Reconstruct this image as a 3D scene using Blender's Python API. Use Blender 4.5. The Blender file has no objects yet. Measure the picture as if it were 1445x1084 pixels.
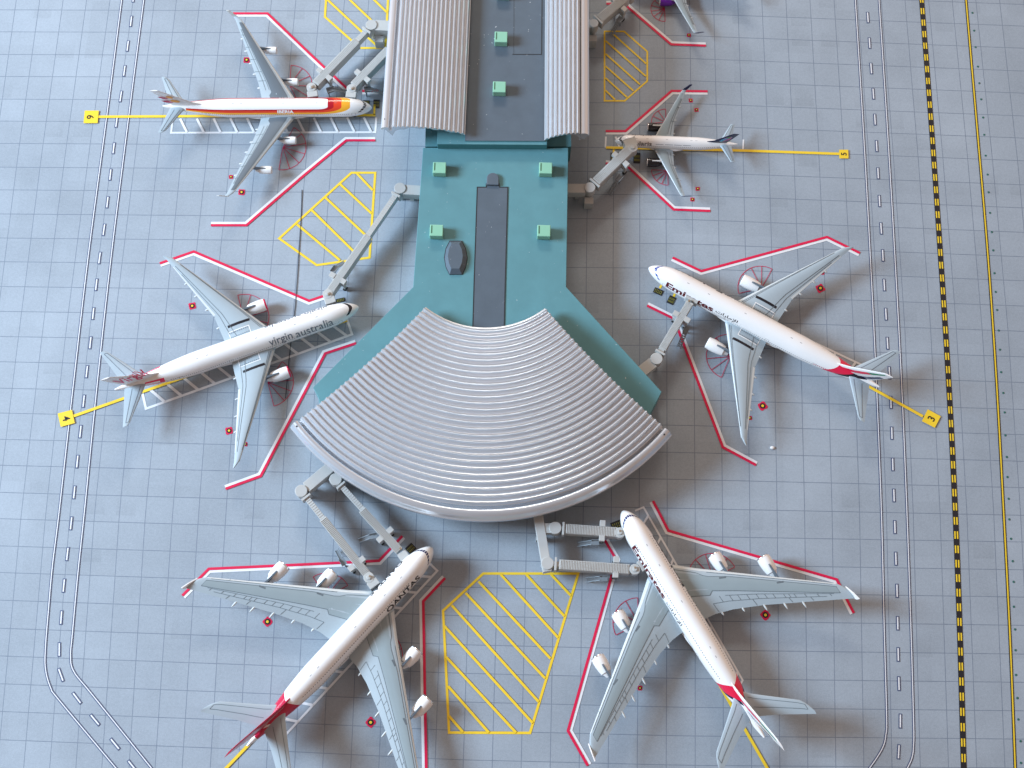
import bpy, math, random
random.seed(7)
R = math.radians
# ------------------------------------------------------------------ camera
F = 2000.; PW, PH = 1445., 1084.; TILT = R(16.1); ROLL = R(1.5); D = 20.0
ct, st, cr, sr = math.cos(TILT), math.sin(TILT), math.cos(ROLL), math.sin(ROLL)
CAM = (0, -D*st, D*ct)
def mulv(v):
    x, y, z = v; x, y = cr*x-sr*y, sr*x+cr*y
    return (x, ct*y-st*z, st*y+ct*z)
def P(px, py, h=0.0):
    """point of the table-top world, at height h, that the lens sees at photo pixel px,py"""
    d = mulv(((px-PW/2)/F, -(py-PH/2)/F, -1)); t = (h-CAM[2])/d[2]
    return (CAM[0]+d[0]*t, CAM[1]+d[1]*t, h)
from mathutils import Matrix, Vector
cd = bpy.data.cameras.new('camera'); cam = bpy.data.objects.new('camera', cd)
bpy.context.scene.collection.objects.link(cam); bpy.context.scene.camera = cam
cam.matrix_world = Matrix.Translation(CAM) @ Matrix.Rotation(TILT, 4, 'X') @ Matrix.Rotation(ROLL, 4, 'Z')
cd.sensor_width = 36; cd.lens = F/PW*36; cd.clip_start = .1; cd.clip_end = 300
# ------------------------------------------------------------------ light
sc = bpy.context.scene
w = bpy.data.worlds.new("World"); sc.world = w; w.use_nodes = True
_t = w.node_tree; _tc = _t.nodes.new('ShaderNodeTexCoord'); _sx = _t.nodes.new('ShaderNodeSeparateXYZ'); _mr = _t.nodes.new('ShaderNodeMapRange'); _mm = _t.nodes.new('ShaderNodeMixRGB')
_t.links.new(_tc.outputs['Generated'], _sx.inputs[0]); _t.links.new(_sx.outputs[1], _mr.inputs[0]); _mr.inputs[1].default_value = -.9; _mr.inputs[2].default_value = .9
_t.links.new(_mr.outputs[0], _mm.inputs[0]); _mm.inputs[1].default_value = (.29, .225, .20, 1); _mm.inputs[2].default_value = (.84, .59, .47, 1)
_mz = _t.nodes.new('ShaderNodeMapRange'); _t.links.new(_sx.outputs[2], _mz.inputs[0])
for _i, _v in enumerate((.35, 1.0, 0.0, 1.0)): _mz.inputs[_i+1].default_value = _v
_mw = _t.nodes.new('ShaderNodeMixRGB'); _mw.blend_type = 'MULTIPLY'; _mw.inputs[0].default_value = 1
_t.links.new(_mm.outputs[0], _mw.inputs[1]); 
_mk = _t.nodes.new('ShaderNodeMixRGB'); _t.links.new(_mz.outputs[0], _mk.inputs[0]); _mk.inputs[1].default_value = (1.28, 1.26, 1.24, 1); _mk.inputs[2].default_value = (.55, .56, .58, 1)
_t.links.new(_mk.outputs[0], _mw.inputs[2]); _t.links.new(_mw.outputs[0], _t.nodes['Background'].inputs[0])
w.node_tree.nodes['Background'].inputs[1].default_value = .88
ld = bpy.data.lights.new('window_light', 'AREA'); lo = bpy.data.objects.new('window_light', ld)
sc.collection.objects.link(lo)
ld.shape = 'RECTANGLE'; ld.size = 14; ld.size_y = 12; ld.energy = 36000; ld.color = (.61, .80, 1.0)
LD = Vector((-math.cos(R(29))*math.cos(R(4)), math.cos(R(29))*math.sin(R(4)), math.sin(R(29))))
l2 = bpy.data.lights.new('room_light', 'AREA'); l2o = bpy.data.objects.new('room_light', l2); sc.collection.objects.link(l2o)
l2.shape = 'RECTANGLE'; l2.size = 12; l2.size_y = 5; l2.energy = 5600; l2.color = (1.0, .91, .80)
l2o.location = (-4, 36, 24); l2o.rotation_euler = Vector((-4, 36, 24)).to_track_quat('Z', 'Y').to_euler()
lo.location = LD*42; lo.rotation_euler = LD.to_track_quat('Z', 'Y').to_euler()
sc.view_settings.view_transform = 'Standard'; sc.view_settings.look = 'None'
sc.view_settings.exposure = 0; sc.view_settings.gamma = 1
C = sc.collection
# ------------------------------------------------------------------ node maths
class S:
    def __init__(s, nt, k): s.nt, s.k = nt, k
    def m(s, op, b=None, c=None):
        n = s.nt.nodes.new('ShaderNodeMath'); n.operation = op
        for i, v in enumerate((s, b, c)):
            if v is None: continue
            if isinstance(v, S): s.nt.links.new(v.k, n.inputs[i])
            else: n.inputs[i].default_value = v
        return S(s.nt, n.outputs[0])
    def __add__(s, b): return s.m('ADD', b)
    def __sub__(s, b): return s.m('SUBTRACT', b)
    def __mul__(s, b): return s.m('MULTIPLY', b)
    def __truediv__(s, b): return s.m('DIVIDE', b)
    def __gt__(s, b): return s.m('GREATER_THAN', b)
    def __lt__(s, b): return s.m('LESS_THAN', b)
    def abs(s): return s.m('ABSOLUTE')
    def pow(s, b): return s.m('POWER', b)
    def fr(s): return s.m('FRACT')
    def mx(s, b): return s.m('MAXIMUM', b)
    def band(s, a, b): return (s > a)*(s < b)
def NT(name, rough=.4, spec=.5, coat=0.):
    mt = bpy.data.materials.new(name); mt.use_nodes = True; nt = mt.node_tree
    b = nt.nodes['Principled BSDF']; b.inputs['Roughness'].default_value = rough
    b.inputs['Specular IOR Level'].default_value = spec; b.inputs['Coat Weight'].default_value = coat
    b.inputs['Coat Roughness'].default_value = .12
    return mt, nt, b
def const(nt, c):
    n = nt.nodes.new('ShaderNodeRGB'); n.outputs[0].default_value = (*c, 1); return n.outputs[0]
def mix(nt, f, a, b, mode='MIX'):
    n = nt.nodes.new('ShaderNodeMixRGB'); n.blend_type = mode
    for i, v in enumerate((f, a, b)):
        if isinstance(v, S): v = v.k
        if isinstance(v, (int, float)): n.inputs[i].default_value = v
        elif isinstance(v, tuple): n.inputs[i].default_value = (*v, 1)
        else: nt.links.new(v, n.inputs[i])
    return n.outputs[0]
def noise(nt, scale, det=3, coord='Object', rough=.6):
    t = nt.nodes.new('ShaderNodeTexCoord'); n = nt.nodes.new('ShaderNodeTexNoise')
    n.inputs['Scale'].default_value = scale; n.inputs['Detail'].default_value = det; n.inputs['Roughness'].default_value = rough
    nt.links.new(t.outputs[coord], n.inputs['Vector']); return S(nt, n.outputs['Fac'])
def uv(nt):
    t = nt.nodes.new('ShaderNodeUVMap'); x = nt.nodes.new('ShaderNodeSeparateXYZ'); nt.links.new(t.outputs[0], x.inputs[0])
    return S(nt, x.outputs[0]), S(nt, x.outputs[1])
def grain(nt, b, col, amt=.08, scale=22, bump=.0, bscale=90):
    f = (noise(nt, scale)-.5)*(2*amt)+1.0
    fa = nt.nodes.new('ShaderNodeCombineXYZ')
    for i in range(3): nt.links.new(f.k, fa.inputs[i])
    nt.links.new(mix(nt, 1.0, col, fa.outputs[0], 'MULTIPLY'), b.inputs['Base Color'])
    if bump:
        bn = nt.nodes.new('ShaderNodeBump'); bn.inputs['Strength'].default_value = bump; bn.inputs['Distance'].default_value = .01
        nt.links.new(noise(nt, bscale, 4).k, bn.inputs['Height']); nt.links.new(bn.outputs[0], b.inputs['Normal'])
def plain(name, c, rough=.4, spec=.5, amt=.06, scale=14, bump=0, metal=0, coat=0, bscale=90, dust=0):
    mt, nt, b = NT(name, rough, spec, coat); b.inputs['Metallic'].default_value = metal
    base = const(nt, c)
    if dust: base = mix(nt, ((noise(nt, 31, 1) > .765)*(noise(nt, 2.3, 2) > .48))*dust, base, (.75, .78, .78))
    grain(nt, b, base, amt, scale, bump, bscale); return mt
M = {}
M['white'] = plain('white paint on mat', (.74, .76, .78), .5, amt=.05)
M['red'] = plain('crimson paint on mat', (.66, .006, .065), .5, amt=.08)
M['fan_red'] = plain('thin red print', (.50, .03, .09), .5)
M['yellow'] = plain('yellow paint on mat', (.83, .58, .03), .5, amt=.07)
M['ink'] = plain('dark blue outline ink', (.06, .085, .17), .55)
M['black'] = plain('black print', (.014, .014, .018), .45)
M['green_dot'] = plain('green light print', (.02, .12, .10), .5)
M['padyellow'] = plain('muted yellow print', (.30, .27, .04), .5)
M['plane_white'] = plain('gloss white paint', (.83, .83, .82), .22, .5, .02, 9, coat=.3)
M['wing'] = plain('wing grey paint', (.355, .425, .465), .42, .4, .05, 6)
M['wing_inset'] = plain('darker wing grey', (.27, .335, .36), .35, .5, .05, 6)
M['wing_light'] = plain('pale wing edge', (.56, .60, .60), .35, .5, .04, 6)
M['a340_inset'] = plain('a darker slate wing walk', (.12, .15, .175), .4, .5, .05, 6)
M['line'] = plain('panel line', (.12, .15, .17), .5)
M['chrome'] = plain('polished lip', (.75, .76, .78), .18, .5, .02, metal=.9)
M['dark'] = plain('dark fan', (.02, .022, .025), .4)
M['pylon'] = plain('grey pylon', (.10, .13, .16), .4)
M['pylon_light'] = plain('light pylon', (.62, .65, .66), .35)
M['eng_black'] = plain('gloss black nacelle', (.012, .012, .016), .25)
M['eng_purple'] = plain('purple nacelle', (.14, .012, .36), .3)
M['crimson'] = plain('crimson band', (.72, .01, .07), .3)
M['navy'] = plain('navy', (.008, .012, .05), .35)
M['text_grey'] = plain('slate lettering', (.13, .16, .20), .4)
M['text_black'] = plain('black lettering', (.01, .01, .015), .4)
M['text_maroon'] = plain('dark red lettering', (.10, .008, .012), .4)
M['teal'] = plain('teal plastic', (.105, .262, .295), .42, .4, .14, 3, .12, bscale=160, dust=.5)
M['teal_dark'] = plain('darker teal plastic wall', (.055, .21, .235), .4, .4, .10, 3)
M['slate'] = plain('slate grey deck', (.088, .118, .148), .5, .4, .16, 4, .15, bscale=160, dust=.5)
M['slate_line'] = plain('deck seam', (.012, .015, .02), .6)
M['mint'] = plain('mint green plastic', (.25, .52, .375), .35, .4, .05)
M['mint_dark'] = plain('vent slot', (.05, .14, .08), .6)
M['silver'] = plain('satin silver paint', (.70, .75, .80), .24, .5, .04, 5, .04, metal=.66)
M['silver_edge'] = plain('silver rim', (.62, .62, .62), .33, .5, .04, 5, metal=.3)
M['bridge'] = plain('bone grey plastic', (.46, .475, .465), .42, .4, .07, 8, .08)
M['bridge_dark'] = plain('dark canopy grey', (.10, .11, .12), .5)  # plain dark grey for the bridge cab canopies
M['stair'] = plain('greyed metal', (.26, .30, .33), .35, .5, .2, 30, metal=.2)
M['glue'] = plain('brown glue stain', (.28, .20, .13), .6, amt=.3, scale=60)
M['thread'] = plain('dark thread', (.02, .025, .04), .7)
M['paper'] = plain('white crumb', (.8, .8, .8), .8)
M['table'] = plain('grey table', (.30, .31, .33), .5, amt=.1, scale=1)
M['tyre'] = plain('tyre', (.02, .02, .02), .7)
# apron mat
def mat_apron():
    mt, nt, b = NT('printed concrete mat', .42, .35)
    u, v = uv(nt)
    cell = nt.nodes.new('ShaderNodeCombineXYZ')
    nt.links.new((u*1.0).m('FLOOR').k, cell.inputs[0]); nt.links.new(v.m('FLOOR').k, cell.inputs[1])
    wn = nt.nodes.new('ShaderNodeTexWhiteNoise'); wn.noise_dimensions = '2D'; nt.links.new(cell.outputs[0], wn.inputs['Vector'])
    half = nt.nodes.new('ShaderNodeCombineXYZ')
    nt.links.new((u*.5+.37).m('FLOOR').k, half.inputs[0]); nt.links.new((v*.5+.21).m('FLOOR').k, half.inputs[1])
    wh = nt.nodes.new('ShaderNodeTexWhiteNoise'); wh.noise_dimensions = '2D'; nt.links.new(half.outputs[0], wh.inputs['Vector'])
    # small off-grid patches
    pc = nt.nodes.new('ShaderNodeCombineXYZ')
    pu, pv = u*.83+.31, v*1.13+.57
    nt.links.new(pu.m('FLOOR').k, pc.inputs[0]); nt.links.new(pv.m('FLOOR').k, pc.inputs[1])
    wp = nt.nodes.new('ShaderNodeTexWhiteNoise'); wp.noise_dimensions = '2D'; nt.links.new(pc.outputs[0], wp.inputs['Vector'])
    patch = (S(nt, wp.outputs['Value']) > .90)*(pu.fr() < .62)
    fade = (pv.fr()*1.4)
    big = noise(nt, .35, 4); mid = noise(nt, 2.2, 5); fine = noise(nt, 26, 4, rough=.75); spk = noise(nt, 75, 2)
    val = (S(nt, wn.outputs['Value'])-.5)*.055 + (S(nt, wh.outputs['Value'])-.5)*.055 + (big-.5)*.30 + (mid-.5)*.22 + (fine-.5)*.34 + (spk-.5)*.40 + 1.0
    val = val - patch*fade*.055
    cc = nt.nodes.new('ShaderNodeCombineXYZ')
    for i in range(3): nt.links.new(val.k, cc.inputs[i])
    base = mix(nt, (big*1.6-.3), (.29, .34, .392), (.325, .375, .425))
    base = mix(nt, 1.0, base, cc.outputs[0], 'MULTIPLY')
    lu, lv = (u.fr()-.5).abs(), (v.fr()-.5).abs()
    ln = (lu > .4865).mx(lv > .4865)
    brk = noise(nt, 9, 2).m('MULTIPLY_ADD', .7, .5).m('MINIMUM', 1.0)
    base = mix(nt, ln*brk, base, (.15, .185, .24))
    nt.links.new(base, b.inputs['Base Color'])
    bn = nt.nodes.new('ShaderNodeBump'); bn.inputs['Strength'].default_value = .06; bn.inputs['Distance'].default_value = .01
    nt.links.new(fine.k, bn.inputs['Height']); nt.links.new(bn.outputs[0], b.inputs['Normal'])
    return mt
M['apron'] = mat_apron()
# ------------------------------------------------------------------ mesh builder
def tag(o, label=None, cat=None, group=None, kind=None):
    if label: o['label'] = label
    if cat: o['category'] = cat
    if group: o['group'] = group
    if kind: o['kind'] = kind
    return o
def empty(name, loc=(0, 0, 0), rz=0):
    o = bpy.data.objects.new(name, None); C.objects.link(o); o.location = loc; o.rotation_euler = (0, 0, rz)
    o.empty_display_size = .1; return o
class MB:
    def __init__(s): s.v, s.f, s.mi, s.uv = [], [], [], []
    def face(s, pts, mi=0, uvs=None):
        i = len(s.v); s.v += [tuple(p) for p in pts]; s.f.append(list(range(i, i+len(pts)))); s.mi.append(mi)
        s.uv += uvs or [(0, 0)]*len(pts)
    def grid(s, rows, mi=0, uvs=None, closed=False, flip=False):
        i0 = len(s.v); n = len(rows[0])
        for r in rows: s.v += [tuple(p) for p in r]
        for a in range(len(rows)-1):
            for b in range(n if closed else n-1):
                c = (b+1) % n
                q = [i0+a*n+b, i0+(a+1)*n+b, i0+(a+1)*n+c, i0+a*n+c]
                if flip: q = q[::-1]
                s.f.append(q); s.mi.append(mi)
                if uvs:
                    U = [uvs[a][b], uvs[a+1][b], uvs[a+1][b+1], uvs[a][b+1]]
                    s.uv += U[::-1] if flip else U
                else: s.uv += [(0, 0)]*4
    def prism(s, poly, z0, z1, mi=0, side=None):
        side = mi if side is None else side
        a = sum(poly[i][0]*poly[(i+1) % len(poly)][1]-poly[(i+1) % len(poly)][0]*poly[i][1] for i in range(len(poly)))
        if a < 0: poly = poly[::-1]
        n = len(poly); i0 = len(s.v)
        s.v += [(p[0], p[1], z0) for p in poly]+[(p[0], p[1], z1) for p in poly]
        s.f.append([i0+n+k for k in range(n)]); s.mi.append(mi); s.uv += [(0, 0)]*n
        s.f.append([i0+k for k in range(n)][::-1]); s.mi.append(side); s.uv += [(0, 0)]*n
        for k in range(n):
            c = (k+1) % n; s.f.append([i0+k, i0+c, i0+n+c, i0+n+k]); s.mi.append(side); s.uv += [(0, 0)]*4
    def obox(s, c, ang, lx, ly, z0, z1, mi=0):
        ca, sa = math.cos(ang), math.sin(ang)
        s.prism([(c[0]+ca*x-sa*y, c[1]+sa*x+ca*y) for x, y in ((-lx/2, -ly/2), (lx/2, -ly/2), (lx/2, ly/2), (-lx/2, ly/2))], z0, z1, mi)
    def cyl(s, c, r, z0, z1, n=24, mi=0):
        s.prism([(c[0]+r*math.cos(2*math.pi*k/n), c[1]+r*math.sin(2*math.pi*k/n)) for k in range(n)], z0, z1, mi)
    def tube(s, a, b, r, n=10, mi=0, r2=None):
        a, b = Vector(a), Vector(b); d = (b-a).normalized(); x = d.orthogonal().normalized(); y = d.cross(x); r2 = r if r2 is None else r2
        rows = [[p+(x*math.cos(t)+y*math.sin(t))*rr for t in [2*math.pi*k/n for k in range(n)]] for p, rr in ((a, r), (b, r2))]
        s.grid(rows, mi, closed=True); s.face(rows[0], mi); s.face(rows[1][::-1], mi)
    def build(s, name, mats, parent=None, smooth=False, bevel=0, local=False, auto=None):
        me = bpy.data.meshes.new(name)
        off = Vector((0, 0, 0)) if (local or parent is None) else root_of(parent).location
        me.from_pydata([tuple(Vector(p)-off) for p in s.v], [], s.f)
        for m_ in (mats if isinstance(mats, (list, tuple)) else [mats]): me.materials.append(m_)
        me.polygons.foreach_set('material_index', s.mi)
        ul = me.uv_layers.new(name='UVMap'); ul.data.foreach_set('uv', [c for q in s.uv for c in q])
        if smooth: me.polygons.foreach_set('use_smooth', [True]*len(me.polygons))
        me.update(); me.validate()
        o = bpy.data.objects.new(name, me); C.objects.link(o)
        if parent: o.parent = parent
        if smooth == 'auto' and hasattr(me, 'set_sharp_from_angle'): me.set_sharp_from_angle(angle=R(38))
        if bevel:
            b = o.modifiers.new('bevel', 'BEVEL'); b.width = bevel; b.segments = 2; b.limit_method = 'ANGLE'; b.harden_normals = False
        return o
def root_of(o):
    while o.parent: o = o.parent
    return o
def offset_line(pts, d):
    out = []
    for i, p in enumerate(pts):
        a = pts[max(i-1, 0)]; b = pts[min(i+1, len(pts)-1)]
        def nrm(q, r):
            dx, dy = r[0]-q[0], r[1]-q[1]; l = math.hypot(dx, dy) or 1; return (-dy/l, dx/l)
        if 0 < i < len(pts)-1:
            n1, n2 = nrm(a, p), nrm(p, b); mx, my = n1[0]+n2[0], n1[1]+n2[1]; l = math.hypot(mx, my) or 1; mx, my = mx/l, my/l
            k = 1/max(.35, mx*n1[0]+my*n1[1]); out.append((p[0]+mx*d*k, p[1]+my*d*k))
        else:
            n = nrm(a, b); out.append((p[0]+n[0]*d, p[1]+n[1]*d))
    return out
def strip(mb, pts, wd, z, mi=0, off=0, closed=False):
    if closed: pts = pts+[pts[0]]
    l, r = offset_line(pts, off+wd/2), offset_line(pts, off-wd/2)
    if closed:
        a = offset_line([pts[-2]]+pts[:2], off+wd/2)[1]; b = offset_line([pts[-2]]+pts[:2], off-wd/2)[1]
        l[0] = l[-1] = a; r[0] = r[-1] = b
    for i in range(len(pts)-1):
        mb.face([(*r[i], z), (*r[i+1], z), (*l[i+1], z), (*l[i], z)], mi)
def G(pts): return [P(x, y)[:2] for x, y in pts]
def smoothpath(pts, n=8):
    out = []
    for i in range(len(pts)-1):
        p0, p1, p2, p3 = pts[max(i-1, 0)], pts[i], pts[i+1], pts[min(i+2, len(pts)-1)]
        for k in range(n):
            t = k/n
            out.append(tuple(.5*((2*p1[c])+(-p0[c]+p2[c])*t+(2*p0[c]-5*p1[c]+4*p2[c]-p3[c])*t*t+(-p0[c]+3*p1[c]-3*p2[c]+p3[c])*t**3) for c in (0, 1)))
    return out+[pts[-1]]
def lerp(xs, ys, x):
    if x <= xs[0]: i = 0
    elif x >= xs[-1]: i = len(xs)-2
    else: i = max(k for k in range(len(xs)-1) if xs[k] <= x)
    t = (x-xs[i])/(xs[i+1]-xs[i]); return ys[i]*(1-t)+ys[i+1]*t
# ------------------------------------------------------------------ the apron mat (tiles a little stretched, like the printed sheet)
XK = [0, 334, 640, 963, 1445]; YK = [14, 170, 336, 656, 732, 1044]
OFF = [[0]*6, [1, 1.5, 3, 8.3, 10, 13], [3, 4, 6, 15, 18, 28], [5, 6, 8, 20, 25, 36], [23, 24, 26.5, 31.7, 33, 40]]
YL = [14, 45, 77, 108, 140, 171, 202.5, 236, 268, 302, 336, 369.4, 404.4, 439.5, 475, 510.6, 548, 583, 620, 656.6, 695, 732, 770.4, 808, 847, 886.7, 925.7, 965, 1004, 1044]
def row_y0(i):
    if i < 0: return 14+30.5*i
    if i > 29: return 1044+40*(i-29)
    return YL[i]
def row_y(i, x):
    y0 = row_y0(i); yc = min(max(y0, 14), 1044)
    return y0+lerp(XK, [lerp(YK, o, yc) for o in OFF], min(max(x, -600), 2000))
CY = [0, 220, 460, 722, 1084]
CJ = [0, 4, 5, 6, 7, 8, 9, 10, 20, 28, 31, 34, 40, 44]
CX = [[23, -8, -38, -73, -116], [155.3, 125, 94, 64.8, 33.4], [188, 158, 127, 99, 70], [218, 191, 161.3, 133.6, 107], [249, 223, 195.4, 168.7, 143.6],
      [282.3, 256, 232, 205.4, 182], [315.6, 291.7, 266, 243.8, 218.8], [349, 325, 300, 280.5, 257], [692, 683, 674, 665, 653.5], [973, 976, 979, 981, 981],
      [1075, 1085, 1092, 1096.6, 1100.5], [1177, 1191, 1204, 1213, 1219], [1377, 1400, 1422, 1440, 1458], [1511, 1541, 1565, 1590, 1618]]
def col_x(j, y):
    return lerp(CJ, [lerp(CY, c, y) for c in CX], j)
J0, J1, I0, I1 = -9, 53, -8, 38
rows, uvs = [], []
for j in range(J0, J1+1):
    r, u_ = [], []
    for i in range(I0, I1+1):
        x, y = col_x(j, row_y0(i)), row_y0(i)
        for _ in range(5): y = row_y(i, x); x = col_x(j, y)
        r.append(P(x, y)); u_.append((j, i))
    rows.append(r); uvs.append(u_)
mb = MB(); mb.grid(rows, 0, uvs)
apron = mb.build('apron', M['apron']); tag(apron, 'grey concrete apron mat printed with a tile grid', kind='structure')
mb = MB(); mb.face([(-40, -40, -.02), (40, -40, -.02), (40, 40, -.02), (-40, 40, -.02)])
tag(mb.build('table_top', M['table']), 'plain grey table under the printed mat', kind='structure')
Z1, Z2, Z3, Z4 = .004, .008, .012, .016
# service roads
def road(name, label, edges, dashes, dl, dw):
    e = empty(name); tag(e, label, kind='structure')
    for pts in edges:
        g = smoothpath(G(pts), 6)
        mb = MB(); strip(mb, g, .037, Z1, 0); strip(mb, g, .0125, Z2, 1)
        mb.build('road_edge_line', [M['ink'], M['white']], e)
    for k, (x, y) in enumerate(dashes):
        a = dashes[max(k-1, 0)]; b = dashes[min(k+1, len(dashes)-1)]
        wa, wb = Vector(P(*a)), Vector(P(*b)); d = (wb-wa).normalized()
        c = Vector(P(x, y)); L = .193; mb = MB()
        strip(mb, [(c-d*L/2)[:2], (c+d*L/2)[:2]], .046, Z1, 0); strip(mb, [(c-d*(L/2-.013))[:2], (c+d*(L/2-.013))[:2]], .018, Z2, 1)
        mb.build('centre_dash', [M['ink'], M['white']], e)
road('service_road', 'narrow service road with dark outlined white lines left of the gates', [
    [(177, -36), (171.8, 0), (151.7, 157), (124.6, 362), (104, 540), (83.5, 723), (74, 800), (68.5, 862), (64.3, 915), (64.5, 945), (71.8, 971), (83.5, 988), (163.7, 1084), (200, 1128)],
    [(208, -36), (203, 0), (183, 155), (157, 362), (137, 545), (119.2, 723), (110, 810), (102.2, 895.7), (99.8, 925), (104.2, 947.5), (130, 980), (213.8, 1084), (250, 1130)]],
    [(188.5, -4), (185, 30.4), (180.3, 65.2), (175.6, 100.3), (170.5, 136.4), (164.6, 172.4), (160.5, 209.4), (155.8, 246.7), (151.7, 285.6), (146.7, 324.5), (140.6, 364.3), (136, 402), (131.6, 442.8), (127.6, 483.9), (122.6, 524.7), (118.2, 566.4), (113.6, 609.2), (109.2, 651.6), (104.9, 695), (100.5, 738.7), (95.2, 782), (90.2, 826.5), (86.5, 871.6), (83.8, 916.7), (86, 952.5), (108.6, 985.2), (134, 1016), (162.3, 1050), (187, 1081)], 18, 4)
road('service_road', 'narrow service road with dark outlined white lines right of the gates', [
    [(1204.6, -36), (1206.8, 0), (1218, 181), (1227.9, 362), (1236.5, 540), (1243.6, 723), (1247.6, 889), (1250.9, 1010), (1250, 1036), (1245, 1056), (1226.9, 1084), (1200, 1118)],
    [(1238, -36), (1240.2, 0), (1252, 181), (1262.6, 362), (1272, 540), (1279.6, 723), (1285.3, 889), (1289, 1020), (1289, 1050), (1287, 1068), (1280.3, 1084), (1262, 1120)]],
    [(1222, -11), (1224.5, 25), (1226.9, 61.1), (1229.2, 96.9), (1232.2, 132.6), (1234.5, 169), (1236.9, 206.4), (1238.9, 244.8), (1240.9, 283.9), (1243.2, 322.6), (1245.6, 360.7), (1247.6, 402.4), (1250, 443.5), (1252.2, 484.6), (1255, 526.3), (1257, 568), (1258.3, 611.5), (1259.6, 655.6), (1261.3, 699.3), (1262.6, 744), (1264, 788.5), (1265.6, 833.9), (1266.6, 879.6), (1267.3, 923.7), (1268.3, 964.8), (1270.3, 1017.6), (1268, 1061)], 18, 4)
# hold line of black with yellow bars, and thin yellow line with green dots
g = smoothpath(G([(1297.6, -36), (1300.3, 0), (1313.5, 170), (1327, 362), (1338.5, 540), (1347.8, 723), (1354.5, 900), (1359.8, 1084), (1361, 1130)]), 30)
hl = MB(); strip(hl, g, .078, Z1, 0)
acc = .05
for i in range(len(g)-1):
    a, b = Vector(g[i]), Vector(g[i+1]); L = (b-a).length; d = (b-a)/L; n = Vector((-d.y, d.x))
    while acc < L:
        c = a+d*acc
        for s_ in (-.0175, .0175):
            q = c+n*s_; strip(hl, [tuple(q-d*.052), tuple(q+d*.052)], .019, Z2, 1)
        acc += .1975
    acc -= L
tag(hl.build('hold_line', [M['black'], M['yellow']], apron), 'black line with paired yellow bars')
yl = MB(); g = smoothpath(G([(1360.5, -36), (1363, 0), (1378.5, 180), (1393.9, 362), (1406, 540), (1416, 723), (1425, 900), (1432.3, 1084), (1434, 1130)]), 8)
strip(yl, g, .044, Z1, 0); strip(yl, g, .018, Z2, 1)
yl.build('taxi_edge_line', [M['black'], M['yellow']], apron)
dots = [(1372.1, 18.4), (1374.5, 43.4), (1376.5, 66.8), (1379.8, 94.2), (1381.8, 117.6), (1384.5, 140.3), (1387.2, 166), (1388.8, 190.4), (1390.8, 219.8), (1393.5, 246.5), (1394.9, 271.5), (1396.9, 300.6), (1399.5, 327.7), (1401.5, 353.4),
        (1403.2, 385.7), (1404.9, 412.1), (1406.9, 437.5), (1409.2, 466.5), (1410.9, 493.6), (1412.6, 525.3), (1415.6, 554.7), (1417.6, 582.1), (1418.6, 614.5), (1420.6, 645), (1421.6, 673.3), (1423.2, 704),
        (1424.2, 733), (1426.6, 760.4), (1428.9, 792), (1430.3, 821.2), (1430.6, 856.3), (1432.3, 888.3), (1432.9, 917.7), (1433.6, 952.5), (1435.6, 985.2), (1436.9, 1015.3), (1440, 1046), (1440.6, 1076.7)]
for x, y in dots:
    mb = MB(); c = P(x, y); mb.face([(c[0]+.016*math.cos(k*math.pi/5), c[1]+.016*math.sin(k*math.pi/5), Z1) for k in range(10)])
    mb.build('green_dot', M['green_dot'], apron)
# safety lines: red with white on the aircraft side
def safety(pts, side, name='safety_line'):
    g = G(pts); mb = MB(); strip(mb, g, .037, Z2, 0); strip(mb, g, .038, Z1, 1, off=side*.036)
    mb.build(name, [M['red'], M['white']], apron)
safety([(329, 19.4), (377.5, 19.4), (443.3, 82), (490, 125.5)], -1)
safety([(511, 128.8), (534, 128.5)], -1)
safety([(529.6, 198.4), (488.8, 198.4), (429.2, 247.6), (347.7, 318.2), (297.6, 318.2)], -1)
safety([(225.6, 372), (273.4, 355.3), (436.2, 424.9), (458, 417.5)], -1)
safety([(502.5, 484.6), (459, 499), (368, 672), (318.4, 690)], -1)
safety([(854.6, 185.4), (882.6, 185.4), (947.6, 128.7), (998.3, 129.3)], -1)
safety([(854.6, 231), (884, 233.8), (950.5, 296), (1002.2, 298)], 1)
safety([(855.6, 5.8), (880, 5), (886.3, 10.8), (947, 63), (996, 64.8)], 1)
safety([(949, 363.9), (989.3, 383), (1166.7, 334.8), (1213.2, 357.4)], -1)
safety([(913, 431.5), (951, 450.2), (1020, 631.3), (1066.7, 656.5)], 1)
safety([(257.4, 840.7), (294.7, 803), (479.8, 794.4), (535, 791.5), (567.8, 756.7)], -1)
safety([(628, 816), (597.3, 848.8), (601.4, 1084), (602, 1130)], -1)
safety([(921.4, 707.2), (943, 749), (1180.5, 818), (1204.6, 865.2)], -1)
safety([(853.6, 762.7), (869.5, 790), (801.5, 1031.3), (829.4, 1080.5)], 1)
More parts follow.
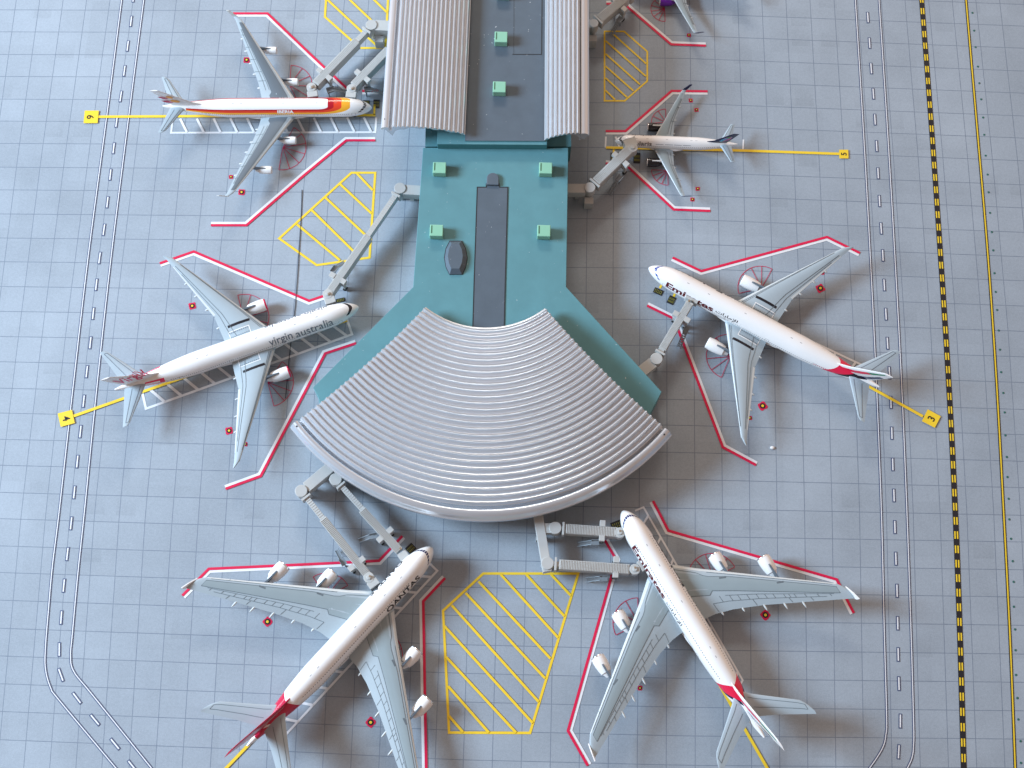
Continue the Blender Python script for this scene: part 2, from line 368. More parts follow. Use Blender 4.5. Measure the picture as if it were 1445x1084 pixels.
# yellow hatched boxes
def hatch(outline, lines, wd=.034):
    mb = MB(); strip(mb, G(outline), wd, Z1, closed=True)
    for k, (a, b) in enumerate(lines): strip(mb, G([a, b]), wd, Z2+k*.0003)
    mb.build('hatched_box', M['yellow'], apron)
hatch([(462, -30), (458.5, 24), (508, 68), (544, 68), (549, -30)], [((462, 0), (530, 63.5)), ((468, -24), (546, 50)), ((503, -24), (546, 18))])
hatch([(496, 244), (529.5, 244), (521.4, 363.7), (446.8, 374.4), (394, 336.7)], [((503, 244.5), (526, 268.8)), ((479.7, 260), (524.3, 301.7)), ((459.4, 279.4), (522, 338)), ((440, 297), (506, 362)), ((419, 317), (479.7, 367.6))])
hatch([(853.1, 44.5), (880.5, 44.5), (913.3, 73), (913.3, 114.6), (881.4, 142.5), (853.1, 142.5)], [((864.8, 48.2), (912, 90.5)), ((854.5, 58), (911.3, 108)), ((854.5, 76.4), (903, 119.6)), ((854.5, 93.9), (893.8, 128.7)), ((854.5, 110.5), (884.7, 137.9)), ((854.5, 128), (868, 141.2))], .026)
hatch([(681.9, 809.5), (816, 809.5), (747.8, 1034.4), (633.7, 1033.9), (625.2, 861.9)], [((777.6, 811), (805.6, 841)), ((742.5, 811), (796.4, 869.8)), ((706.6, 811), (787.4, 900)), ((675.2, 820.7), (776.7, 929.5)), ((657, 837), (769, 957.3)), ((637.3, 854.3), (759.9, 990.4)), ((627.2, 883.8), (751.5, 1020.4)), ((629.5, 927.3), (728.2, 1034)), ((632.3, 968.5), (689.8, 1034)), ((633.7, 1010.6), (653.3, 1033.3))])
# lead-in lines, stand numbers
def text_mesh(s, size=1., bold=0., res=3):
    cu = bpy.data.curves.new('t', 'FONT'); cu.body = s; cu.size = size; cu.offset = bold; cu.resolution_u = res; cu.fill_mode = 'FRONT'
    o = bpy.data.objects.new('t', cu); C.objects.link(o); dg = bpy.context.evaluated_depsgraph_get(); dg.update()
    me = bpy.data.meshes.new_from_object(o.evaluated_get(dg)); bpy.data.objects.remove(o)
    vs = [tuple(v.co) for v in me.vertices]; fs = [list(p.vertices) for p in me.polygons]
    bpy.data.meshes.remove(me)
    x0, x1 = min(v[0] for v in vs), max(v[0] for v in vs); y0, y1 = min(v[1] for v in vs), max(v[1] for v in vs)
    return [((v[0]-x0)/(x1-x0), (v[1]-y0)/(y1-y0)) for v in vs], fs, (x1-x0)/(y1-y0)
def lead(pts, num=None, box=None, gh=.105, gpos=None):
    mb = MB(); strip(mb, G(pts), .040, Z3); mb.build('lead_in_line', M['yellow'], apron)
    if num:
        b = MB(); b.face([(*p, Z4) for p in G(box)][::-1]); nb = b.build('stand_number', [M['yellow']], apron); tag(nb, 'yellow square with the black number '+num)
        v, f, asp = text_mesh(num, bold=.012); c = sum((Vector(P(*q)) for q in box), Vector())/4
        if gpos: c = Vector(P(*gpos))
        a, b2 = Vector(P(*pts[0])), Vector(P(*pts[1])); up = (b2-a).normalized(); rt = Vector((up.y, -up.x, 0))
        t = MB()
        for q in f: t.face([c+rt*((v[i][0]-.5)*gh*asp)+up*((v[i][1]-.5)*gh)+Vector((0, 0, Z4+.003)) for i in q])
        t.build('numeral', M['black'], nb)
lead([(138, 165.3), (530, 163)], '6', [(120, 156.8), (139.8, 156.8), (138, 174.6), (118.2, 174.6)], gpos=(127.8, 166))
mb = MB(); strip(mb, G([(528.2, 163), (528.6, 148)]), .03, Z3); mb.build('lead_in_line', M['yellow'], apron)
lead([(104, 587.5), (174, 562.8), (490, 452.5)], '4', [(81.8, 584), (101.9, 578.8), (106, 597.5), (86, 603)])
lead([(1184, 217.6), (1048, 213), (855, 208.7)], '5', [(1183.7, 212), (1196.6, 212), (1197, 224.3), (1184, 224.3)], gh=.082)
lead([(1302, 588), (1226, 546), (935, 392)], '3', [(1308.7, 578), (1327, 588), (1318.7, 604.2), (1300.3, 594.8)])
lead([(300, 1104), (350, 1052), (590, 795)]); lead([(1095, 1106), (1057, 1040), (886, 741)])
# white ladder marks beside the stand lines
def ladder(a, b, c, d, n, dx, t0=.03, t1=.98, wd=.034):
    """a-b inner edge, d-c outer edge"""
    a, b, c, d = [Vector(P(*p)) for p in (a, b, c, d)]; mb = MB()
    strip(mb, [tuple(a)[:2], tuple(d)[:2], tuple(c)[:2], tuple(b)[:2]], wd, Z1)
    for k in range(n):
        t = t0+(t1-t0)*k/(n-1) if n > 1 else .5
        strip(mb, [tuple(a.lerp(b, max(0, t-dx)))[:2], tuple(d.lerp(c, t))[:2]], wd*1.15, Z2+k*.0002)
    mb.build('ladder_mark', M['white'], apron)
ladder((243.7, 168), (531, 166), (529.7, 186.8), (241.5, 187.6), 12, .041, .078, .98, .030)
ladder((200.7, 553), (489, 449), (496.8, 472), (206, 577), 12, .055, .09, .975, .034)
ladder((855, 193), (1049, 197.2), (1048.4, 211.8), (854.4, 207.4), 3, .03, .1, .9, .024)
ladder((1200, 530), (935, 402), (942, 386), (1222, 518), 10, .03, .05, .95, .03)
ladder((392, 1018), (604, 793), (617, 805.6), (405, 1035), 10, .05, .07, .96, .03)
ladder((1040, 975), (896, 721), (908, 716), (1048, 960), 8, .03, .05, .95, .026)
# red range fans around the engines
def rfan(cx, cy, r, a0, a1, n=5, r2=None):
    mb = MB(); c = P(cx, cy); r2 = r2 or r
    pts = [(c[0]+r*math.cos(R(a0+(a1-a0)*k/24)), c[1]+r2*math.sin(R(a0+(a1-a0)*k/24))) for k in range(25)]
    strip(mb, pts, .0095, Z1)
    for k in range(n+1):
        a = R(a0+(a1-a0)*k/n); strip(mb, [c[:2], (c[0]+r*math.cos(a), c[1]+r2*math.sin(a))], .0095, Z2+k*.0002)
    mb.build('range_fan', M['fan_red'], apron)
rfan(408.8, 120.7, .335, 90, -62, 5); rfan(399.4, 208.5, .34, 66, -96, 6, .36)
rfan(344, 449, .36, 108, -40, 5); rfan(378, 540, .36, 60, -72, 5)
rfan(1074.5, 407, .34, 62, 195, 5); rfan(1030, 503.5, .335, 95, 248, 5)
rfan(940, 173, .22, 92, 185, 3); rfan(941.9, 240.8, .235, 180, 272, 4); rfan(937.8, 13.3, .21, 110, 272, 6)
rfan(460, 843, .33, 125, 30, 4); rfan(530, 926, .36, 62, -50, 5); rfan(1006, 816, .34, 160, 28, 5); rfan(901, 880, .345, 92, 208, 4)
# target marks
def target(x, y, s=.052, ang=0, small=False):
    c = P(x, y); mb = MB()
    if small: s = .03
    poly = []
    for k in range(20):
        a = 2*math.pi*k/20; m_ = max(abs(math.cos(a)), abs(math.sin(a))); r = s/m_*random.uniform(.93, 1.1)
        poly.append((c[0]+r*math.cos(a+R(ang)), c[1]+r*math.sin(a+R(ang)), Z1))
    mb.face(poly, 0)
    for rr, z, mi in ((.72, Z2, 1), (.34, Z3, 2)):
        mb.face([(c[0]+s*rr*math.cos(k*math.pi/8), c[1]+s*rr*math.sin(k*math.pi/8), z) for k in range(16)], mi)
    mb.build('target_mark', [M['red'], M['black'], M['yellow']], apron)
for a in ((348, 85), (341, 271.5)): target(*a, .046)
for a in ((271.4, 432), (323.3, 608)): target(*a, .048, 15)
for a in ((1157.5, 407), (1076, 573)): target(*a, .056, 30)
for a in ((377.5, 877.5), (523, 1019.5), (1080, 868)): target(*a, .056, 45)
for a in ((974.6, 142), (982.7, 155.4), (984.5, 266.6), (977, 281.8), (972, 50)): target(*a, .030)
for a in ((326, 250), (272.5, 406), (346, 627), (1160, 385), (1058, 590), (903, 971), (978, 37)): target(*a, small=True)
# printed ground equipment pads
def pad(x, y, lx, ly, ang, stub=None):
    c = P(x, y); mb = MB(); ca, sa = math.cos(R(ang)), math.sin(R(ang))
    def L(a, b, z): return (c[0]+ca*a-sa*b, c[1]+sa*a+ca*b, z)
    mb.face([L(-lx/2, -ly/2, Z2), L(lx/2, -ly/2, Z2), L(lx/2, ly/2, Z2), L(-lx/2, ly/2, Z2)], 0)
    for k in range(5):
        a = -lx*.34+k*lx*.17
        for b in (-.2, .15): mb.face([L(a-lx*.035, ly*(b-.11), Z3), L(a+lx*.035, ly*(b-.11), Z3), L(a+lx*.035, ly*(b+.13), Z3), L(a-lx*.035, ly*(b+.13), Z3)], 1)
    if stub: strip(mb, G(stub), .032, Z1, 2)
    mb.build('equipment_pad', [M['black'], M['padyellow'], M['yellow']], apron)
pad(928.8, 411.8, .135, .085, -24, [(931, 407), (936, 397)]); pad(947.3, 423.9, .10, .125, -24, [(950.5, 419), (955, 408)])
pad(517, 145.2, .10, .075, 0); pad(531.5, 147, .095, .14, 0)
pad(868, 222, .14, .14, 0, [(866, 216), (866, 208)]); pad(898.5, 223.5, .10, .17, 0, [(893, 216), (893, 208)])
pad(579.7, 774.3, .12, .11, 45); pad(870.5, 741, .16, .11, 22, [(875, 739), (884, 733)]); pad(480.5, 424, .13, .06, 15)
# thread and crumb lying on the mat
mb = MB(); pts = [(443, 52), (441, 62)]
pts = [Vector(P(x, y, .008)) for x, y in ((426, 268), (425, 300), (423.2, 335), (420, 385), (416.5, 432), (412, 470), (408, 506), (405, 540), (403, 562))]
for a, b in zip(pts, pts[1:]): mb.tube(a, b, .0045, 6)
tag(mb.build('thread', M['thread'], smooth=True), 'thin dark thread lying on the mat under the jet with grey lettering', 'thread')
mb = MB(); c = P(1090, 632, .012)
rows = [[(c[0]+.028*math.sin(math.pi*i/6)*math.cos(2*math.pi*k/9)*1.2, c[1]+.024*math.sin(math.pi*i/6)*math.sin(2*math.pi*k/9), c[2]+.014*math.cos(math.pi*i/6)) for k in range(9)] for i in range(7)]
mb.grid(rows, closed=True); tag(mb.build('paper_crumb', M['paper'], smooth=True), 'tiny white crumb on the mat below the right twin jet', 'crumb')
# ------------------------------------------------------------------ terminal building
HP = .55; HD = .72
tr = P(700, 400, 0); term = empty('terminal_building', tr)
tag(term, 'teal model terminal pier with silver corrugated roofs and a fan-shaped head', 'building')
def PX(x, y, h): return P(x, y, h)[:2]
OC = (-.417, 1.271); OR = 3.342; IC = (-.412, 1.895); IR = 1.308
ring = [(OC[0]+(OR-.32)*math.cos(R(a)), OC[1]+(OR-.32)*math.sin(R(a))) for a in range(-134, -44, 3)]
poly = [PX(597, 208.5, HP), PX(583, 405, HP), PX(441.6, 547, HP), PX(449, 561, HP)]+ring+[PX(918.5, 582, HP), PX(933.7, 552.9, HP), PX(799, 405, HP), PX(802, 208.5, HP)]
mb = MB(); mb.prism(poly, -.01, HP, 0, 1); pod = mb.build('podium', [M['teal'], M['teal_dark']], term, bevel=.006)
mb = MB(); mb.prism([PX(600, 207, .50), PX(806, 207, .50), PX(803, -70, .50), PX(606, -70, .50)], -.01, .50, 0, 1)
mb.build('pier_body', [M['teal'], M['teal_dark']], term)
a, b = PX(617, 202, .70), PX(801, 204, .70)
mb = MB(); mb.prism([PX(617, 203.5, .70), PX(772, 204.5, .70), PX(772, -70, .70), PX(623, -70, .70)], .5, .70, 0, 1)
mb.build('upper_body', [M['teal'], M['teal_dark']], term, bevel=.004)
mb = MB(); mb.prism([PX(656, 198.8, HD), PX(768.3, 199.2, HD), PX(770.5, -70, HD), PX(661, -70, HD)], .702, HD, 0, 1)
dk = mb.build('roof_deck', [M['slate'], M['teal_dark']], term, bevel=.003)
mb = MB(); strip(mb, [PX(723, 77, HD), PX(764.2, 77, HD), PX(765.5, -70, HD)], .012, HD+.003); strip(mb, [PX(725, 77, HD), PX(725.5, -70, HD)], .004, HD+.0025)
mb.build('seam', M['slate_line'], dk)
# inlaid grey strip, knob and hatch on the podium
sp_ = [PX(673.5, 264.5, HP), PX(686.3, 264.5, HP), PX(686.3, 259.5, HP), PX(704.6, 259.5, HP), PX(704.6, 264.5, HP), PX(716.5, 264.5, HP), PX(712.9, 400, HP), PX(711.3, 470, HP), PX(667, 470, HP), PX(668.9, 400, HP)]
mb = MB(); mb.prism(sp_, HP+.001, HP+.006); st_ = mb.build('roof_strip', M['slate'], term)
mb = MB(); strip(mb, sp_, .014, HP+.008, closed=True); mb.build('seam', M['slate_line'], st_)
kc = P(695.4, 251.5, HP+.05); mb = MB(); ar = [(kc[0]+.088*math.cos(R(a)), kc[1]+.088*math.sin(R(a))) for a in range(0, 181, 12)]
mb.prism(ar+[(kc[0]-.088, kc[1]-.10), (kc[0]+.088, kc[1]-.10)], HP+.002, HP+.045); mb.build('roof_knob', M['slate'], term, bevel=.01)
def oval(cx, cy, a, b, h): return [P(cx+a*x, cy+b*y, h) for x, y in ((-.52, -1), (.52, -1), (.86, -.55), (1, 0), (.86, .55), (.55, 1), (-.55, 1), (-.86, .55), (-1, 0), (-.86, -.55))]
mb = MB(); mb.prism([p[:2] for p in oval(643.2, 364, 16.8, 24, HP)], HP+.001, HP+.012, 1)
r0 = oval(643.2, 364, 15.8, 23.2, HP+.012); r1 = oval(642.5, 361.5, 10.5, 17.5, HP+.075); r1 = [(p[0], p[1], HP+.075) for p in r1]
mb.grid([r0, r1], closed=True); mb.face(r1[::-1]); mb.build('roof_hatch', [M['slate'], M['slate_line']], term, bevel=.004)
# side roofs, corrugated along the pier
def side_roof(label, xa0, xb0, xa1, xb1, y0, y0b, nr, w_r, tube_w):
    """xa outer edge, xb inner edge at the front (photo row y0) and at the photo's top edge (row 0)"""
    def zt(w): return .86+.11*(1-((w-.38)/.5)**2)
    ws, zs = [], []
    for k in range(9):
        t = k/8; ws.append(tube_w*t); zs.append(zt(tube_w*t)+.028*math.sin(math.pi*t)**.7)
    ws.append(tube_w*1.06); zs.append(zt(tube_w)-.09); ws.append(w_r*.995); zs.append(zt(w_r)-.09)
    n = nr*10
    for k in range(n+1):
        t = k/n; ws.append(w_r+(1-w_r)*t); ph = (k/10) % 1; c = max(0, 1-abs(ph-.5)/.36); zs.append(zt(ws[-1])+.038*(math.sin(c*math.pi/2) if c > 0 else 0))
    ub = [0, .04, .09, .13, .2, .33, .6, 1]; uz = [.035, .06, .17, .175, .12, .045, .03, .03]
    def at(w, z, f):  # f 0 front, 1 = photo's top edge
        xf, xr = xa0+(xb0-xa0)*w, xa1+(xb1-xa1)*w; p, q = P(xf, y0+(y0b-y0)*w, .9), P(xr, 0, .9)
        return (p[0]+(q[0]-p[0])*f, p[1]+(q[1]-p[1])*f, z)
    mb = MB()
    def sec(f): return [at(w, z, f) for w, z in zip(ws, zs)], [at(w, lerp(ws, zs, w)-lerp(ub, uz, w), f) for w in [k/24 for k in range(25)]]
    (t0, b0), (t1, b1) = sec(0), sec(1.45)
    fl = xa0 < xb0
    mb.grid([t0, t1], 0, flip=not fl); mb.grid([b0, b1], 0, flip=fl)
    mb.face((t0+b0[::-1]) if fl else (t0+b0[::-1])[::-1]); mb.face([t0[0], t1[0], b1[0], b0[0]]); mb.face([t0[-1], b0[-1], b1[-1], t1[-1]])
    o = mb.build('corrugated_roof', M['silver'], term, smooth='auto'); tag(o, label)
    return o
ro = side_roof('left corrugated silver roof along the pier', 537.5, 656, 550.5, 664, 181.5, 185.5, 16, .13, .092)
ro2 = side_roof('right corrugated silver roof along the pier', 831.5, 768.5, 831, 769.5, 191, 193.5, 8, .215, .19)
def hole(par, x, y, h):
    c = P(x, y, h); mb = MB(); mb.cyl(c, .011, h-.02, h+.004, 12); mb.build('screw_hole', M['black'], par)
hole(ro, 543.2, 168.3, .945); hole(ro2, 823.6, 178.3, .955)
# fan roof
def fan_pt(t, a, z):
    cx, cy = IC[0]+(OC[0]-IC[0])*t, IC[1]+(OC[1]-IC[1])*t; r = IR+(OR-IR)*t
    an = R((-128+(-140.6+128)*t)*(1-a)+(-50.1+(-38.7+50.1)*t)*a); return (cx+r*math.cos(an), cy+r*math.sin(an), z)
def fz(t): return .72-.16*t+.20*4*t*(1-t)
ts, zs = [], []; NR = 28; TR = .93
for k in range(NR*12+1):
    t = k/(NR*12)*TR; ph = (k/12) % 1; c = max(0, 1-abs(ph-.5)/.30); ts.append(t); zs.append(fz(t)+.047*(math.sin(c*math.pi/2) if c > 0 else 0))
ts += [.9305, .9415]; zs += [fz(.934)-.075, fz(.941)-.075]
for k in range(9): t = k/8; ts.append(.943+.046*t); zs.append(fz(.943+.046*t)+.045*math.sin(math.pi*t)**.6)
ts += [.993, 1.0, 1.0]; zs += [fz(.993)-.02, fz(1)-.03, fz(1)-.10]
NA = 72; mb = MB()
top = [[fan_pt(t, a/NA, z) for a in range(NA+1)] for t, z in zip(ts, zs)]
mb.grid(top, 0, flip=False)
bt = [k/20 for k in range(21)]; bz = [fz(t)-.05 if t < .9 else fz(t)-.05-.05*(t-.9)*10 for t in bt]
bot = [[fan_pt(t, a/NA, z) for a in range(NA+1)] for t, z in zip(bt, bz)]
mb.grid(bot, 0, flip=True); mb.grid([top[0], bot[0]], 0, flip=True); mb.grid([top[-1], bot[-1]], 0)
for c_ in (0, NA):
    e = [r_[c_] for r_ in top]+[r_[c_] for r_ in bot][::-1]; mb.face(e if c_ == 0 else e[::-1])
hr = mb.build('corrugated_roof', M['silver'], term, smooth='auto'); tag(hr, 'fan-shaped corrugated silver roof over the terminal head')
for a in (.0115, .986):
    p = fan_pt(.968, a, 0); mb = MB(); mb.cyl(p, .013, .60, fz(.968)+.048, 12); mb.build('screw_hole', M['black'], hr)
# rooftop units
def unit(x, y, h, label):
    c = P(x, y, h+.127); r_ = empty('rooftop_unit', (c[0], c[1], h)); tag(r_, label, 'rooftop unit', 'mint green units on the terminal roof')
    mb = MB(); mb.obox(c, 0, .186, .172, h+.001, h+.127); mb.build('housing', M['mint'], r_, bevel=.008)
    mb = MB(); mb.obox((c[0]-.067, c[1]+.012), 0, .016, .115, h+.10, h+.129); mb.build('vent_slot', M['mint_dark'], r_)
unit(620, 236.5, HP, 'mint green unit on the teal roof, upper left of four'); unit(770, 237, HP, 'mint green unit on the teal roof, upper right of four')
unit(615.8, 325, HP, 'mint green unit on the teal roof beside the dark oval hatch'); unit(767.5, 325.5, HP, 'mint green unit on the teal roof, lower right of four')
unit(707, 52, HD, 'mint green unit on the dark grey deck beside the thin seam lines'); unit(704.6, 122.5, HD, 'mint green unit on the dark grey deck nearest the teal roof')
unit(710, -13, HD, 'mint green unit on the dark grey deck cut by the top of the photo')
# ------------------------------------------------------------------ boarding bridges
ZT = .34; ZB = .19
def bridge(label, rot, end, cab, box, cross, joint=None, win=.075, wout=.108, collar=.6, stairs=None, sang=0, link=None, post=None, zt=ZT, rr=.085, ribs=True, glue=True, boxsz=(.15, .095), lw=.14, group='boarding bridges'):
    a, b = Vector(P(*rot, zt)), Vector(P(*end, zt)); d = (b-a).normalized(); ang = math.atan2(d.y, d.x); n = Vector((-d.y, d.x, 0))
    root = empty('boarding_bridge', (a.x, a.y, 0)); tag(root, label, 'boarding bridge')
    B = M['bridge']
    mb = MB(); mb.cyl(a, rr, zt-.17, zt+.012, 20); mb.cyl(a, .045, 0, zt-.15, 12); mb.build('rotunda', B, root, bevel=.006)
    c = a+d*(rr+.025); mb = MB(); mb.obox(c, ang, .03, wout*1.35, zt-.15, zt+.014); mb.build('collar', B, root, bevel=.004)
    if joint:
        j = Vector(P(*joint, zt)); L = (j-a).length; m_ = a+d*((L+rr)/2); mb = MB(); mb.obox(m_, ang, L-rr+.06, win, zt-.14, zt-.008)
        for k in range(int((L-rr)/.035)): mb.obox(a+d*(rr+.04+.035*k), ang, .016, win*.96, zt-.008, zt-.004)
        mb.build('inner_tunnel', B, root, bevel=.003)
    else: j = a+d*(rr+.05)
    L = (b-j).length; m_ = (j+b)/2; mb = MB(); mb.obox(m_, ang, L, wout, ZB-.015+(zt-ZT), zt)
    if ribs:
        k = .02
        while k < L-.02: mb.obox(j+d*k, ang, .011, wout*.93, zt-.001, zt+.008); k += .0215
    mb.build('outer_tunnel', B, root, bevel=.0025)
    if cab: 
        cc = Vector(P(*cab, zt)); mb = MB(); mb.cyl(cc, .072, zt-.16, zt+.008, 18); mb.cyl(cc, .03, zt, zt+.03, 10); mb.build('cab_turret', B, root, bevel=.006)
    else: cc = b
    bb = Vector(P(*box, zt)); bd = bb-cc; ba = math.atan2(bd.y, bd.x); mb = MB(); mb.obox(bb, ba, boxsz[1], boxsz[0], zt-.15, zt+.004); cb = mb.build('cab', B, root, bevel=.006)
    q = bb+bd.normalized()*(boxsz[1]/2); mb = MB(); mb.obox(q, ba, .02, boxsz[0]*1.02, zt-.15, zt-.01); mb.build('canopy', M['bridge_dark'], cb)
    if glue:
        for g_, s_ in (((cc+d*.0+n*.02), .016),):
            mb = MB(); mb.cyl(g_, s_, zt, zt+.034, 8); mb.build('glue_spot', M['glue'], root)
    x = Vector(P(*cross, zt)); mb = MB()
    for s_ in (-1, 1): mb.obox(x+n*s_*(wout*.5+.035), ang, .075, .085, zt-.06, zt+.008)
    mb.obox(x, ang, .05, wout+.12, zt-.19, zt-.13); fr = mb.build('drive_frame', B, root, bevel=.004)
    for s_ in (-1, 1): mb = MB(); mb.obox(x+n*s_*(wout*.5+.035), ang, .035, .035, .05, zt-.05); mb.build('drive_column', B, fr)
    for s_ in (-1, 1):
        p = x+n*s_*(wout*.5+.035); mb = MB(); mb.tube((p.x-n.x*.02, p.y-n.y*.02, .036), (p.x+n.x*.02, p.y+n.y*.02, .036), .035, 12); mb.build('wheel', M['tyre'], fr, smooth='auto')
    if stairs:
        s0 = Vector(P(*stairs, .2)); sa = R(sang); u_ = Vector((math.cos(sa), math.sin(sa), 0)); mb = MB()
        mb.obox(s0, sa, .10, .075, .195, .205); v_ = Vector((-u_.y, u_.x, 0))
        for s_ in (-1, 1): mb.obox(s0+v_*s_*.036, sa, .10, .006, .205, .245)
        for k in range(7): q = s0+u_*(.06+.024*k); mb.obox(q, sa, .02, .05, .185-.025*k, .193-.025*k)
        for s_ in (-1, 1): mb.tube(s0+u_*.05+v_*s_*.027+Vector((0, 0, .02)), s0+u_*.23+v_*s_*.027+Vector((0, 0, -.17)), .006, 6)
        mb.obox(s0-u_*.03, sa, .02, .02, 0, .2); mb.build('service_stairs', M['stair'], root)
    if link:
        p, q = Vector(P(*link[0], zt)), Vector(P(*link[1], zt)); la = math.atan2((q-p).y, (q-p).x); mb = MB(); mb.obox((p+q)/2, la, (q-p).length, lw, zt-.17, zt-.004); mb.build('corridor', B, root, bevel=.004)
        mm = p.lerp(q, .35); mb = MB(); mb.obox(mm, la, .06, .06, 0, zt-.17); mb.build('pillar', B, root)
    if post:
        p = P(*post, .2); mb = MB(); mb.obox(p, 0, .13, .10, 0, .2); mb.build('stair_tower', B, root, bevel=.004)
    return root
bridge('bone grey boarding bridge at the rear door of the red and gold striped jet', (524, 35.4), (444.5, 117.5), (439.5, 123), (440.8, 132.5), (457.5, 104.5), (503.5, 57.3), wout=.118, link=((529, 35), (562, 37)), lw=.17, post=(535, 55), stairs=(466, 128), sang=20)
bridge('boarding bridge at the front door of the striped jet, running under the silver roof', (560, 57), (499, 119.5), (496, 125), (495.2, 133.2), (511.5, 107), (548, 69), wout=.118, stairs=(519, 127), sang=10, link=((565, 55), (600, 55)))
bridge('long thin boarding bridge reaching the white jet with grey lettering', (564.4, 265.8), (464.5, 411), (462.5, 415), (465.4, 423.6), (476.5, 392.5), (519.4, 332.7), link=((569, 267), (600, 269)), stairs=(472, 381), sang=57, lw=.15)
bridge('beige-shadowed boarding bridge at the jet right of the terminal', (926.4, 506.3), (974, 426.2), None, (978.5, 418.5), (961.8, 447), (934.5, 492.5), link=((922, 511), (896, 531)), stairs=(968, 466), sang=-112, boxsz=(.19, .14), lw=.16)
bridge('wide boarding bridge over the nose of the small jet with black engines', (832.4, 264.8), (888.5, 210), (893, 208.4), (889.8, 201.2), (876, 224.6), None, wout=.14, win=.1, link=((826, 265.5), (796, 265.5)), stairs=(874, 252), sang=-128, post=(831, 283), rr=.08, boxsz=(.19, .13), lw=.14, glue=False)
bridge('boarding bridge cut by the top edge beside the right silver roof', (838, 33), (884, -5), (890, -8), (889, -17), (874, 6), None, wout=.14, link=((833, 33), (800, 33)), stairs=(875, 28), sang=-125, post=(836, 54), rr=.07, glue=False)
bridge('boarding bridge at the front door of the crimson-tailed jet, starting under the fan roof', (473.6, 676.5), (564, 776), None, (569.5, 784.5), (543.3, 754.5), (510, 719.5), win=.072, boxsz=(.13, .12), stairs=(527, 757), sang=190, zt=.33)
bridge('boarding bridge at the second door of the crimson-tailed jet, starting at the walkway corner', (425, 693), (518, 810), (520.5, 815), (526.5, 823.2), (503.2, 795.5), (455, 732), win=.075, stairs=(484, 793), sang=122, zt=.33)
bridge('boarding bridge at the front door of the lower right double-deck jet', (783.6, 745), (871, 751), (874.8, 751.8), (884.6, 748), (850, 748.8), None, wout=.13, stairs=(840, 766), sang=180, zt=.33)
bridge('boarding bridge at the second door of the lower right double-deck jet', (772.6, 795), (888.5, 803), (896, 803.5), (907, 797.3), (869.3, 800), (789, 796.5), win=.07, wout=.13, stairs=(852, 816.5), sang=180, zt=.33)
def walkway(label, poly, arm=None, pil=()):
    p0 = P(*poly[0], 0); r_ = empty('fixed_walkway', p0); tag(r_, label, 'walkway')
    mb = MB(); mb.prism([PX(*p, .33) for p in poly], .16, .322); mb.build('corridor', M['bridge'], r_, bevel=.005)
    if arm: mb = MB(); mb.prism([PX(*p, .33) for p in arm], .17, .315); mb.build('corridor_arm', M['bridge'], r_, bevel=.004)
    for p in pil: mb = MB(); mb.obox(P(*p, .1), 0, .07, .07, 0, .16); mb.build('pillar', M['bridge'], r_)
walkway('slanted grey walkway from the fan roof to the two left bridges', [(427, 681.5), (462, 652), (480, 657), (436, 694)], None, ((445, 675), (432, 689)))
walkway('long grey walkway from the fan roof down to the two right bridges', [(748, 700), (762, 700), (779, 805), (766.5, 807.5)], [(768, 738), (784, 738), (784, 752), (770, 752)], ((760, 760), (771, 800)))
